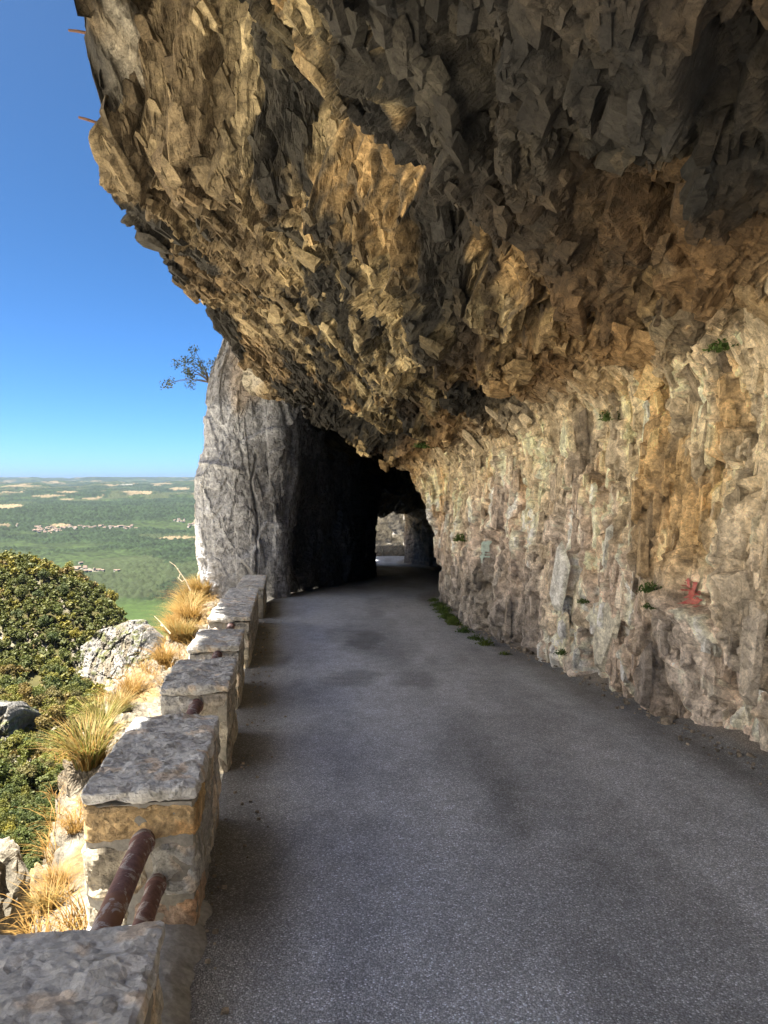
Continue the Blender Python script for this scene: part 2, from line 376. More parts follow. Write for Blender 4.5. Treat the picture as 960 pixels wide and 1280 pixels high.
ceil = sstep(4.4, 5.6, tt) * (1 - sstep(9.2, 9.8, tt))
edge_fade = sstep(0.2, 1.4, tt)
dev = fbm(a_ * 0.33, b_ * 0.33, 5, 3) * 0.34 + fbm(a_ * 0.9, b_ * 0.9, 15, 3) * 0.13
wx = fbm(a_ * 1.4, b_ * 1.4, 21, 3) * 0.30; wy = fbm(a_ * 1.4, b_ * 1.4, 31, 3) * 0.30
wx2 = fbm(a_ * 6, b_ * 6, 41, 3) * 0.018; wy2 = fbm(a_ * 6, b_ * 6, 51, 3) * 0.018
# ceiling: broken plates that run along the road, skewed
p = a_ + wx + wx2; q = b_ + wy + wy2 + 0.38 * a_
c1, k1, e1 = facet(p / 1.05, q / 0.46, 61, 0.34, 0.46, (0.05, 0.10), eps=.10)
p2 = p + 0.06 * k1; q2 = q + 0.3 * k1
c2, k2, e2 = facet(p2 / 0.44, q2 / 0.21, 62, 0.13, 0.26, (0.02, 0.07), eps=.12)
c3, k3, e3 = facet(p2 / 0.17, q2 / 0.09, 63, 0.05, 0.11, (0.0, 0.03))
c4, k4, e4 = facet(p2 / 0.075, q2 / 0.05, 64, 0.022, 0.045)
def relax(d, k=1):
    for _ in range(k):
        d = np.pad(d, 1, 'edge'); d = (d[:-2, 1:-1] + 2 * d[1:-1, 1:-1] + d[2:, 1:-1]) / 4
        d = np.pad(d, ((0, 0), (1, 1)), 'edge'); d = (d[:, :-2] + 2 * d[:, 1:-1] + d[:, 2:]) / 4
    return d
# wall: upright flutes and flakes
g = a_ + wx * 0.35 + wx2; hgt = b_ + wy
f1, j1, u1 = facet(g / 0.62, hgt / 1.3, 71, 0.18, 0.34)
f2, j2, u2 = facet(g / 0.21, (hgt + j1) / 0.48, 72, 0.11, 0.24)
f3, j3, u3 = facet(g / 0.065, (hgt + j2) / 0.17, 73, 0.055, 0.10)
rg = 1 - np.abs(fbm(g * 2.6, hgt * 0.55, 81, 3)) * 2.0
up = sstep(1.6, 3.6, tt)
f4, j4, u4 = facet((g + .3 * wy) / 0.16, (hgt) / 0.16, 74, 0.12, 0.20, (0.0, -0.03))
dw = f1 + f2 * (1 - .35 * up) + f3 + rg * 0.055 - 0.02 + f4 * (0.08 + 0.5 * up)
seam = 0.075 * (1 - sstep(0.0, .10, e1)) + 0.045 * (1 - sstep(0.0, .16, e2)) + 0.014 * (1 - sstep(0, .2, e3))
wseam = 0.085 * (1 - sstep(0.0, .08, u1)) + 0.04 * (1 - sstep(0.0, .16, u2)) + 0.02 * (1 - sstep(0, .2, u3)) + up * 0.03 * (1 - sstep(0, .15, u4))
pit = np.clip(j2 - .93, 0, .03) / .03 * sstep(.02, .25, u2) * .09 + np.clip(j4 - .95, 0, .03) / .03 * sstep(.02, .25, u4) * .07
dc = relax(c1 + c2 - seam, 1) + relax(c3, 1) + c4; dw = relax(dw - wseam - pit, 1) + 0.8 * c4
disp = dev + wall * dw + (1 - wall) * dc * 0.95
# notches: a few deep cracks
cr = np.abs(fbm(p * 0.8, q * 0.5, 91, 3)); disp -= 0.10 * (1 - sstep(0.0, 0.035, cr)) * (1 - wall)
cw = np.abs(fbm(g * 1.2, hgt * 0.32, 92, 3)); disp -= 0.09 * (1 - sstep(0.0, 0.03, cw)) * wall
disp *= (0.25 + 0.75 * edge_fade)
disp = disp * (1 - 0.2 * tun)
V = B + N * disp[..., None]
RB, RV, RN = B, V, N; NR, MR = n, m
# albedo: pinkish limestone low, ochre at the springing, olive ceiling with black lichen
pn = fbm(a_ * 0.8, b_ * 0.8, 101, 4); pm = fbm(a_ * 2.6, b_ * 0.9, 102, 4)
ocv = fbm(a_ * 1.6, b_ * 0.45, 103, 4); st = fbm(a_ * 5.0, b_ * 0.35, 104, 3)
c = np.zeros((n, m, 3)) + np.array((0.80, 0.66, 0.56))
c = mixc(c, (0.72, 0.61, 0.48), sstep(-0.1, 0.35, pn))
c = mixc(c, (0.38, 0.36, 0.34), 0.6 * sstep(0.12, 0.40, pm))
c = mixc(c, (0.68, 0.56, 0.37), sstep(2.0, 3.6, tt + pn) * 0.9)
c = mixc(c, (0.58, 0.37, 0.15), 0.75 * sstep(0.02, 0.30, ocv) * sstep(1.6, 3.2, tt + 0.8 * pn) * (1 - sstep(5.6, 6.4, tt)))
c = mixc(c, (0.24, 0.23, 0.22), 0.55 * sstep(0.18, 0.42, st) * sstep(0.9, 1.6, tt) * (1 - sstep(3.5, 4.5, tt)) * 0.8)
lowg = (1 - sstep(1.4, 2.2, tt + pm)) * sstep(8.6, 10.5, a_) ; c = mixc(c, (0.20, 0.20, 0.205), 0.75 * lowg)
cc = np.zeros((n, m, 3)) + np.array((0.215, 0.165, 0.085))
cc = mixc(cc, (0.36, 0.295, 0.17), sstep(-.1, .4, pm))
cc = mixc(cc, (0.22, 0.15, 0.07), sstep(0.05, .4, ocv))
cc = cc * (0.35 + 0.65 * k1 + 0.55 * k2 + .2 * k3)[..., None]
cc = mixc(cc, (0.06, 0.055, 0.045), .7 * (1 - sstep(0.03, .16, e2 + .1 * pm)) + .5 * (1 - sstep(.02, .1, e1)))  # plate seams: dirt and lichen plus crevice shade put into the colour
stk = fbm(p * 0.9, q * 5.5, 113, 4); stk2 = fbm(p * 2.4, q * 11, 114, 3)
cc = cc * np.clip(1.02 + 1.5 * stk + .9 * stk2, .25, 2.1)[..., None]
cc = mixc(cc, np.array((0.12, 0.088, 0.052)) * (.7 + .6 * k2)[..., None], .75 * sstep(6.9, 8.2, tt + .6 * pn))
lich = fbm(p * 0.7, q * 1.5, 111, 4); lich2 = fbm(p * 2.2, q * 5, 112, 4)
near_blot = np.exp(-((tt - 6.0) / 0.75) ** 2) * (1 - sstep(5.0, 8.5, a_))
lm = sstep(0.0, 0.22, lich + 0.45 * lich2 + 0.75 * near_blot + 0.03)
cc = mixc(cc, (0.020, 0.0195, 0.018), 0.95 * lm)
cc = mixc(cc, (0.32, 0.19, 0.08), 0.6 * sstep(0.0, 0.4, pn + .3) * np.exp(-((tt - 5.0) / 0.55) ** 2))
vs = fbm(g * 5, hgt * .5, 105, 4); vs2 = fbm(g * 13, hgt * 1.2, 106, 3)
c = c * np.clip(1.08 + .55 * vs + .4 * vs2, .55, 1.5)[..., None]
c = c * (0.62 + 0.3 * j1 + 0.36 * j2 + .2 * j3)[..., None]
c = mixc(c, (0.17, 0.14, 0.11),   .45 * (1 - sstep(0.02, .13, u2 + .1 * pm)) + .4 * (1 - sstep(.01, .05, u1)))  # crevice shade painted along the seams of the wall
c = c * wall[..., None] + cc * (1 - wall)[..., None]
c = mixc(c, (0.42, 0.38, 0.30), sstep(9.4, 9.9, tt))
c = mixc(c, c * 0.42, tun)  # tunnel shade painted into the rock colour from the mouth inwards
c = np.clip(c, 0.015, 0.8)
def slabs():
    """angular broken plates bedded in the rock: along the strata overhead, upright on the wall"""
    g = np.random.default_rng(77); Ts = np.gradient(B, axis=0); Ts /= np.linalg.norm(Ts, axis=-1, keepdims=True) + 1e-9; Tt = np.gradient(B, axis=1); Tt /= np.linalg.norm(Tt, axis=-1, keepdims=True) + 1e-9
    j0 = np.searchsorted(tk, 1.0); j9 = np.searchsorted(tk, 9.6); i0 = np.searchsorted(ya, 0.4); i1 = np.searchsorted(ya, 16.6); jw = np.searchsorted(tk, 4.2)
    K = 13500
    ii = g.integers(i0, i1, K); jj = np.where(g.random(K) < .30, g.integers(j0, jw, K), g.integers(jw, j9, K))
    y = ya[ii]; isw = wall[ii, jj] > g.random(K)
    pos = V[ii, jj]; qx, qy = proj(pos)
    keep = ~((np.hypot(qx - 869, qy - 742) < 60) & (pos[:, 1] > 4) | (np.hypot(qx - 610, qy - 690) < 32)); ii, jj, y, isw, pos = ii[keep], jj[keep], y[keep], isw[keep], pos[keep]; K = len(ii)
    L = np.maximum(np.where(isw, .17, .15) * np.exp(g.normal(size=K) * .62), .016 * y); L = np.minimum(L, np.where(isw, .7, np.minimum(.60, .10 * y))); Wd = L * np.where(isw, g.uniform(.16, .42, K), g.uniform(.22, .60, K)); th = Wd * np.where(isw, g.uniform(.12, .32, K), g.uniform(.13, .32, K)) / (1 + L); th = np.minimum(th, .13)
    ts, t2, nn = Ts[ii, jj], Tt[ii, jj], N[ii, jj]
    e1 = np.where(isw[:, None], t2 + ts * (g.normal(size=K) * .14)[:, None], ts - t2 * ((.38 + g.normal(size=K) * .17))[:, None]); e1 -= nn * (e1 * nn).sum(1, keepdims=True); e1 /= np.linalg.norm(e1, axis=1, keepdims=True); e2 = np.cross(nn, e1)
    hx = np.array((-.5, -.40, .27, .5, .40, -.28)); hy = np.array((.22, -.42, -.5, -.18, .40, .5))
    u = hx + g.normal(size=(K, 6)) * .08; v = hy + g.normal(size=(K, 6)) * .11
    sg = np.where(isw, g.choice((-1, 1), K), g.choice((-1, 1), K, p=(.25, .75)))
    hgt_ = th[:, None] * np.clip(.30 + .80 * v * sg[:, None] + u * g.normal(size=(K, 1)) * .8, -.3, 1.5)
    def ring(k, z): return pos[:, None] + e1[:, None] * (u * k * L[:, None])[..., None] + e2[:, None] * (v * k * Wd[:, None])[..., None] + nn[:, None] * z[..., None]
    lo, hi = ring(1.12, np.zeros((K, 6)) - .05), ring(.9, hgt_)
    VV = np.concatenate([lo, hi], 1).reshape(-1, 3)
    f = [(k, (k + 1) % 6, 6 + (k + 1) % 6, 6 + k) for k in range(6)] + [(6, 7, 8, 9), (6, 9, 10, 11)]
    FF = (np.arange(K)[:, None, None] * 12 + np.array(f)[None]).reshape(-1, 4)
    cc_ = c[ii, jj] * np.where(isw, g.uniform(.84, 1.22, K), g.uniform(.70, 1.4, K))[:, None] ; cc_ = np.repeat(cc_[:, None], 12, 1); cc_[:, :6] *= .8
    return VV, FF, np.clip(cc_, .012, .8).reshape(-1, 3)
SVV, SFF, SCC = slabs()
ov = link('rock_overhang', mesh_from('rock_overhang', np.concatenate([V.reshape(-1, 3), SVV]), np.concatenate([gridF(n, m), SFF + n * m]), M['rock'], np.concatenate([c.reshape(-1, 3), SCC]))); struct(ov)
ov_bvh_F = gridF(n, m)
print('overhang', V.shape, round(time.time() - T0, 1))

# ------------------------------------------------------------------ the rock pillar beyond the parapet, with the tunnel's inner side wall
CV = [(-1.9, 41.5), (-1.4, 37), (-.9, 33), (-.25, 28), (-1.1, 23.5), (-2.0, 20.4), (-2.42, 18.7), (-2.52, 18.05), (-2.66, 17.52), (-3.3, 17.42), (-3.9, 17.46), (-4.24, 17.62), (-4.40, 18.7), (-4.5, 21), (-4.9, 26), (-5.2, 34), (-4.6, 40), (-3.0, 42.3), (-1.9, 41.5)]
CV = np.array(CV); cl = np.concatenate([[0], np.cumsum(np.linalg.norm(np.diff(CV, axis=0), axis=1))])
def arc_at(i): return cl[i]
s0, s1 = arc_at(4), arc_at(13)
sv = np.concatenate([np.linspace(0, s0, 40)[:-1], np.linspace(s0, arc_at(6), 70)[:-1], np.linspace(arc_at(6), arc_at(12), 190)[:-1], np.linspace(arc_at(12), cl[-1], 60)])
sm = lambda k: sum(np.interp(np.clip(sv + o, 0, cl[-1]), cl, CV[:, k]) for o in (-.07, 0, .07)) / 3
cx, cy = sm(0), sm(1)
zv = np.concatenate([np.linspace(-45, -8, 45)[:-1], np.linspace(-8, -3, 60)[:-1], np.linspace(-3, 3.6, 330)[:-1], np.linspace(3.6, 7.5, 70)])
n2, m2 = len(sv), len(zv)
tx = np.gradient(cx); ty = np.gradient(cy); ln = np.hypot(tx, ty); nx = ty / ln * 1; ny = -tx / ln
ctr = np.array((-3.4, 24.0))
if np.mean(nx * (cx - ctr[0]) + ny * (cy - ctr[1])) < 0: nx, ny = -nx, -ny
SV = np.repeat(sv[:, None], m2, 1); ZV = np.repeat(zv[None], n2, 0)
zb = zr(cy)[:, None]; rel = ZV - zb
inner = ((np.abs(sv - 0) < arc_at(8)) * 1.0)[:, None] * np.ones((1, m2))
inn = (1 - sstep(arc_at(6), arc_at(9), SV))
w1 = fbm(SV * .7, ZV * .5, 201, 3) * .35
g1, gk1, ge = facet((SV + w1) / 1.1, (ZV + w1) / 1.8, 211, 0.26, 0.42, eps=.04)
g2, gk2, _ = facet((SV + w1 * .6) / .33, (ZV + gk1) / .75, 212, 0.07, 0.11)
g3, gk3, _ = facet((SV + w1) / .11, (ZV + gk2) / .2, 213, 0.03, 0.05)
jam = np.exp(-((SV - arc_at(8)) / 0.8) ** 2)
fl, flk, _ = facet((SV + .3 * w1) / .22, ZV / 1.4, 214, 0.16, 0.12)
d = fbm(SV * .35, ZV * .3, 202, 3) * .35 + g1 * 0.8 + g2 * .8 + g3 + fl * (jam * .9 + .22)
ck = np.abs(fbm(SV * .5 + 3, ZV * .33, 205, 3)); 
for sk, w_, dp_ in ((arc_at(8) - .2, .05, .3), (arc_at(8) + .35, .035, .2)):
    d -= .6 * dp_ * np.exp(-((SV - sk - .25 * fbm(ZV * .7, ZV * 0 + sk, 206, 5)) / (.7 * w_)) ** 2) * sstep(-.3, .2, fbm(ZV * .8, ZV * 0 + sk + 9, 207, 2))
d += .10 * np.exp(-((ZV - .25 - .15 * np.sin(SV * 2)) / .06) ** 2) * sstep(arc_at(9) - .2, arc_at(9) + .1, SV) * sstep(arc_at(10) + .6, arc_at(10) + .2, SV)
shr = sstep(1.2, 4.6, ZV) * (1 - inn) * 0.35                       # narrows towards its top
lean = inn * np.clip(rel - 0.8, 0, 5) ** 1.15 * 0.10 * (1 - .3 * sstep(19, 30, cy)[:, None])
low = sstep(0.3, -13, ZV) * 2.2                                  # spreads below
X = cx[:, None] + nx[:, None] * (d - shr + low * (1 - inn)); Y = cy[:, None] + ny[:, None] * (d - shr + low * (1 - inn))
X = X + lean * 0.9 + sstep(2.2, 5.5, ZV) * 0.5 * (1 - inn)
PV = np.stack([X, Y, ZV], -1)
pz = fbm(SV * .5, ZV * .4, 221, 4); pst = fbm(SV * 2.2, ZV * .25, 222, 4)
pc = np.zeros((n2, m2, 3)) + np.array((0.30, 0.31, 0.335))
pc = mixc(pc, (0.44, 0.445, 0.45), sstep(0.0, .35, pst) * .35)
pc = mixc(pc, (0.17, 0.172, 0.18), sstep(0.05, .35, pz) * .75)
pc = mixc(pc, (0.42, 0.31, 0.19), .8 * sstep(.1, .35, fbm(SV * .8, ZV * .3, 223, 3)) * sstep(-0.5, 1.5, ZV) * np.exp(-((SV - arc_at(8)) / 1.1) ** 2))
pc = mixc(pc, (0.17, 0.14, 0.095), .9 * sstep(arc_at(11) - .1, arc_at(11) + .5, SV))
pc = pc * (.75 + .3 * gk1 + .25 * gk2)[..., None]
pc = mixc(pc, pc * 0.25, inn * sstep(0.3, 2.0, arc_at(8) - SV + 0 * ZV))  # darkness of the tunnel painted into the inner side wall
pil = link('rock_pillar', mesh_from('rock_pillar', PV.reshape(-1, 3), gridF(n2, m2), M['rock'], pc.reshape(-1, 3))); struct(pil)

# ------------------------------------------------------------------ road
def road():
    ys = np.concatenate([np.linspace(-14, 1.5, 40)[:-1], np.geomspace(1.5, 18, 260)[:-1], np.linspace(18, 56, 120)])
    us = np.linspace(0, 1, 110)
    Y = np.repeat(ys[:, None], len(us), 1); U = np.repeat(us[None], len(ys), 0)
    L = xl(ys)[:, None] - 0.02; Rr = xr(ys)[:, None] + 0.9
    X = L + (Rr - L) * U
    lat = (X - xl(ys)[:, None]) / (xr(ys) - xl(ys))[:, None]
    Z = zr(ys)[:, None] + 0.03 * (1 - (2 * lat - 1) ** 2) + fbm(X * .8, Y * .5, 301, 3) * .012 - 0.01
    Z = Z + 0.10 * sstep(0.96, 1.12, lat + 0.04 * fbm(X * 3, Y * 2, 302, 3))
    base = np.zeros(X.shape + (3,)) + np.array((0.49, 0.53, 0.60))
    pale = np.exp(-((lat - 0.30 - .05 * np.sin(Y * .25)) / .11) ** 2) + .5 * np.exp(-((lat - 0.60) / .10) ** 2)
    base = mixc(base, (0.64, 0.69, 0.77), 0.8 * np.clip(pale, 0, 1))
    drk = fbm(X * .9, Y * .28, 303, 4)
    base = mixc(base, (0.22, 0.235, 0.26), .45 * sstep(.1, .42, drk))
    for (px, py, rx, ry, k) in ((455, 800, .28, 1.0, .55), (440, 850, .35, .5, .5), (520, 855, .3, .5, .45), (640, 1020, .12, .45, .3), (610, 960, .14, .8, .25), (760, 1110, .2, .35, .25)):
        dd = 0
        q = (640 - py) / 924 - math.tan(PITCH); dist = 1.7 / (-q - 0.06); xx = (px - 480) / 924 * dist
        rr = ((X - xx) / rx) ** 2 + ((Y - dist) / ry) ** 2 + .8 * fbm(X * 4, Y * 4, 305, 3)
        base = mixc(base, (0.13, 0.138, 0.15), k * (1 - sstep(.2, 1.3, rr)))
    e = fbm(X * 2.2, Y * .9, 304, 4) * .05
    base = mixc(base, (0.16, 0.15, 0.135), .7 * sstep(.84, .97, lat + e))
    base = mixc(base, (0.36, 0.31, 0.26), .7 * sstep(.985, 1.03, lat + e))
    base = mixc(base, (0.15, 0.145, 0.14), .7 * (1 - sstep(.02, .13, lat + e)))  # dirt plus painted contact shade along the parapet foot
    o = link('road', mesh_from('road', np.stack([X, Y, Z], -1).reshape(-1, 3), gridF(len(ys), len(us))[:, ::-1], M['asphalt'], base.reshape(-1, 3), np.stack([X, Y], -1).reshape(-1, 2), smooth=True)); struct(o)
road()
# ------------------------------------------------------------------ limestone verge outside the parapet and the drop below it
PD = np.array((-0.142, 0.990)); PNL = np.array((-0.990, -0.142))      # along the parapet, and outwards from it
def base_right(y): return -0.77 - 0.1435 * (y - 3.0)                  # road-side foot of the parapet
VW_Y = [-6, 0, 2.6, 3.6, 4.4, 5.4, 6.6, 8.4, 10.5, 12.6, 15, 17, 19]
VW = [0.9, 0.55, 0.40, 0.38, 0.50, 0.72, 0.95, 0.95, .95, 1.0, 1.1, 1.2, 1.3]
def verge():
    ys = np.concatenate([np.linspace(-6, 1.5, 40)[:-1], np.geomspace(1.5, 18.6, 300)])
    tb = np.concatenate([np.linspace(0, 1, 70)[:-1], np.linspace(1, 2, 110)[:-1], np.linspace(2, 3, 60)])
    Y = np.repeat(ys[:, None], len(tb), 1); T = np.repeat(tb[None], len(ys), 0)
    w = np.interp(ys, VW_Y, VW)[:, None] + fbm(Y * 1.1, Y * 0 + 3, 401, 4) * .22
    x0 = base_right(ys)[:, None] - 0.15; zb = zr(ys)[:, None]
    k1 = np.clip(T, 0, 1); k2 = np.clip(T - 1, 0, 1); k3 = np.clip(T - 2, 0, 1)
    out = k1 * (w + 0.33) + k2 * 0.42 + k3 * 3.5
    X = x0 - out
    Z = zb - 0.04 - 0.06 * k1 - 0.10 * k1 ** 3 - 1.7 * k2 ** 1.1 - 14 * k3
    A = Y; Bq = out + (-Z + zb)
    wv = fbm(A * 1.2, Bq * 1.2, 402, 3) * .25
    h1, q1, _ = facet((A + wv) / .55, (Bq + wv) / .5, 411, .22, .3); h2, q2, _ = facet((A + wv) / .17, (Bq + wv) / .16, 412, .09, .14); h3, q3, _ = facet((A + wv) / .06, Bq / .06, 413, .03, .05)
    dd = (fbm(A * .8, Bq * .8, 403, 3) * .2 + h1 + h2 + h3) * sstep(.33, .75, T * w + .0)
    X = X - dd * (0.25 + .75 * k2); Z = Z + dd * (0.8 - .5 * k2) * (1 - .5 * k3)
    c = np.zeros(X.shape + (3,)) + np.array((0.15, 0.13, 0.098))
    pn = fbm(A * 1.4, Bq * 1.4, 421, 4)
    c = mixc(c, (0.11, 0.088, 0.058), sstep(0, .4, pn)); c = mixc(c, (0.17, 0.11, 0.04), .8 * sstep(.1, .35, fbm(A * 2, Bq * 2, 422, 3)))
    c = c * (.78 + .22 * q1 + .22 * q2)[..., None]
    o = link('limestone_ledge', mesh_from('limestone_ledge', np.stack([X, Y, Z], -1).reshape(-1, 3), gridF(len(ys), len(tb)), M['verge'], c.reshape(-1, 3))); struct(o)
    return np.stack([X, Y, Z], -1), ys, tb
VG, VGy, VGt = verge()

# ------------------------------------------------------------------ land: gorge side, wooded spur and the plain out to the horizon, one sheet
CP = []
def cp(px, py, d, drop=0): p = P(px, py, d); CP.append((p[0], p[1], p[2] - drop))
for a in ((-150, 688, 520), (-60, 688, 520), (0, 693, 510), (40, 697, 505), (80, 712, 495), (110, 727, 485), (145, 752, 470), (163, 778, 450), (202, 810, 420)): cp(*a, drop=7)
for a in ((-150, 700, 640), (0, 706, 640), (80, 730, 610), (150, 790, 560), (210, 850, 480), (260, 880, 420)): cp(*a, drop=25)
for a in ((0, 790, 410), (60, 790, 415), (100, 780, 425), (0, 870, 330), (60, 880, 320), (110, 880, 330), (0, 945, 240), (60, 950, 240), (0, 1005, 175), (50, 1010, 170), (0, 1090, 112), (45, 1070, 120), (100, 960, 235)): cp(*a, drop=2)
for a in ((150, 862, 398), (195, 848, 408), (215, 890, 360), (-150, 800, 420), (-150, 900, 300), (-150, 1010, 160)): cp(*a, drop=2)
for a in ((-30, 60, -52), (-10, 30, -45), (-15, 100, -75), (0, 200, -135), (0, 420, -210), (60, 300, -170), (60, 80, -70), (-60, 30, -50), (-120, 60, -75), (10, 10, -40), (-300, 100, -150), (-60, 500, -170), (0, -60, -60), (-100, -60, -80)): CP.append(a)
CP = np.array(CP, float)
def tps_fit(C):
    n = len(C); xy = C[:, :2] / 100
    D = np.linalg.norm(xy[:, None] - xy[None], axis=-1)
    K = np.where(D > 0, D * D * np.log(D + 1e-12), 0) + np.eye(n) * 0.01
    Pm = np.c_[np.ones(n), xy]; A = np.zeros((n + 3, n + 3)); A[:n, :n] = K; A[:n, n:] = Pm; A[n:, :n] = Pm.T
    return np.linalg.solve(A, np.r_[C[:, 2], 0, 0, 0]), xy
TW, TXY = tps_fit(CP)
def hill_z(x, y):
    x = np.asarray(x, float) / 100; y = np.asarray(y, float) / 100
    z = TW[-3] + TW[-2] * x + TW[-1] * y
    for w, (a, b) in zip(TW, TXY):
        D2 = (x - a) ** 2 + (y - b) ** 2; z = z + w * 0.5 * D2 * np.log(D2 + 1e-12)
    return z
PR = [300, 700, 5600, 6300, 7300, 8300, 9000, 10000, 12000, 15000, 18000, 22000, 28000, 36000, 42000, 47000]
PZ = [-380, -400, -400, -388, -330, -275, -290, -300, -265, -215, -165, -130, -110, -150, -60, -80]
def plain_z(r, az):
    x = r * np.sin(az); y = r * np.cos(az)
    z = np.interp(r, PR, PZ)
    k = sstep(5600, 9000, r)
    z = z + k * (fbm(x / 2600, y / 1500, 501, 3) * 85 * sstep(5600, 8000, r) + fbm(az * 22, r / 7000, 502, 4) * 0.0062 * r * sstep(10000, 16000, r))
    z = z + sstep(13000, 17000, r) * np.exp(-((az + 0.235) / 0.06) ** 2) * (1 - sstep(20000, 26000, r)) * 95
    far = sstep(36000, 42000, r); z = z + far * (125 + 190 * fbm(az * 14 + 3, az * 0, 503, 4) + 60 * np.exp(-((az + .43) / .06) ** 2))
    z = z + fbm(x / 300, y / 300, 504, 3) * 8
    return np.minimum(z, 150)
def land_z(x, y):
    r = np.hypot(x, y); az = np.arctan2(x, y)
    k = sstep(560, 1000, r)
    hz = np.clip(hill_z(x, y), -420, -18) + sstep(150, 300, r) * (4.5 * fbm(x / 38, y / 38, 561, 3) + 2)
    opp = sstep(R(-42), R(-62), az) * sstep(R(-178), R(-160), az)        # assumed far side of the gorge, unseen, added to bounce sun into the shade
    hz = hz * (1 - opp) + opp * np.maximum(np.where(r < 90, hz, -75), -75 + 190 * sstep(25, 215, r) + 12 * fbm(x / 40, y / 40, 551, 4))
    return hz * (1 - k) + plain_z(r, az) * k
def land():
    az = np.concatenate([np.linspace(R(-200), R(-60), 50)[:-1], np.linspace(R(-60), R(-31), 36)[:-1], np.linspace(R(-31), R(-12), 270)[:-1], np.linspace(R(-12), R(160), 50)])
    rr = np.concatenate([[3, 8], np.geomspace(14, 600, 150)[:-1], np.geomspace(600, 1600, 50)[:-1], np.geomspace(1600, 10500, 260)[:-1], np.geomspace(10500, 47500, 130)])
    A = np.repeat(az[:, None], len(rr), 1); Rr = np.repeat(rr[None], len(az), 0)
    x = Rr * np.sin(A); y = Rr * np.cos(A)
    z = land_z(x, y)
    z = np.where(Rr < 30, np.minimum(z, -30), z)
    # crowns of the far woods
    H, dx, dy, f1, f2 = voro(x / 26, y / 26, 511)
    px, py = proj(np.stack([x, y, z], -1))
    fld = fbm(x / 900, y / 900, 521, 4); fl2 = fbm(A * 40, np.log(Rr) * 9, 522, 4)
    wood = np.maximum(sstep(-.30, -.02, fld), sstep(6500, 7000, Rr) * (1 - sstep(9000, 9600, Rr))) * (Rr > 1500)
    lump = (0.6 - f1) * 30 * wood * sstep(1500, 2200, Rr) * (1 + 0.4 * (r01(H, 7) - .5))
    z = z + lump
    forest = np.array((0.0065, 0.0115, 0.0045)); meadow = np.array((0.0125, 0.0195, 0.006)); tan = np.array((0.085, 0.066, 0.04)); 
    c = np.zeros(x.shape + (3,)) + meadow
    c = mixc(c, forest, wood)
    c = c * (0.5 + 1.0 * r01(H, 8))[..., None] * (1 + .45 * fbm(x / 140, y / 140, 523, 3))[..., None]
    Hf, fx, fy, g1, g2 = voro((x + 120 * fbm(x / 500, y / 500, 531, 2)) / 330, (y + 120 * fbm(x / 500, y / 500, 532, 2)) / 600, 533)
    rf = r01(Hf, 3)
    far = sstep(9300, 12000, Rr)
    clus = sstep(0.0, .35, fbm(A * 26, np.log(Rr) * 7, 535, 3) + .12)
    c = mixc(c, tan * 0.9, far * (rf > .80) * clus * .9); c = mixc(c, (0.024, 0.027, 0.012), far * (rf < .2) * .6)
    near = (Rr > 1500) & (Rr < 2600); c = mixc(c, np.array((0.018, 0.031, 0.007)), near * sstep(745, 762, py) * .8)
    mid = (Rr > 2600) & (Rr < 5600); c = mixc(c, (0.018, 0.023, 0.010), mid * (rf > .8) * .6); 
    for (ux, uy, sx, sy, k, cl2) in ((78, 657, 16, 2.6, 1, tan), (222, 673, 30, 1.6, .9, tan), (12, 633, 26, 3.6, 1, tan * 1.1), (88, 615, 20, 2.0, .9, tan), (60, 620, 30, 1.6, .8, tan), (165, 615, 18, 2, .9, tan), (182, 616, 9, 3.2, 1, tan), (225, 611, 16, 2.2, .9, tan), (108, 713, 20, 2.2, .8, np.array((.10, .09, .075))), (6, 657, 9, 2, .8, tan * .8), (30, 608, 30, 1.5, .8, tan), (200, 605, 20, 1.4, .8, tan), (160, 606, 12, 1.3, .8, np.array((.10, .095, .085))), (85, 624, 12, 1.6, .8, tan)):
        sx *= .8; sy *= .72; e = ((px - ux) / sx) ** 2 + ((py - uy - .06 * (px - ux) * (1 if uy == 713 else -.4)) / sy) ** 2 + .9 * fl2
        c = mixc(c, cl2, k * (1 - sstep(.6, 1.1, e)) * (Rr > 1500))
    hl = Rr < 1000
    gn = fbm(x / 14, y / 14, 541, 4); hc = np.zeros(c.shape) + np.array((0.035, 0.032, 0.012)); hc = mixc(hc, (0.065, 0.048, 0.022), sstep(.05, .4, gn)); hc = mixc(hc, (0.15, 0.135, 0.11), sstep(.25, .42, fbm(x / 9, y / 9, 542, 4)))
    side = (1 - sstep(R(-56), R(-46), A)) + sstep(R(-12.5), R(-10), A); pale = np.clip(side + 0 * Rr, 0, 1)
    gq = np.zeros(c.shape) + np.array((0.60, 0.56, 0.49)); gq = mixc(gq, (0.52, 0.46, 0.35), sstep(-.1, .3, gn)); gq = mixc(gq, (0.14, 0.14, 0.06), sstep(.2, .4, fbm(x / 11, y / 11, 543, 4)) * .7)  # pale scree out of view, added to reflect sunlight up into the overhang
    hc = hc * (1 - pale[..., None]) + gq * pale[..., None]
    c = np.where(hl[..., None], hc, c)
    o = link('ground', mesh_from('ground', np.stack([x, y, z], -1).reshape(-1, 3), gridF(len(az), len(rr))[:, ::-1], M['terrain'], c.reshape(-1, 3), smooth=True)); struct(o)
    print('land z', z.min(), z.max())
land()
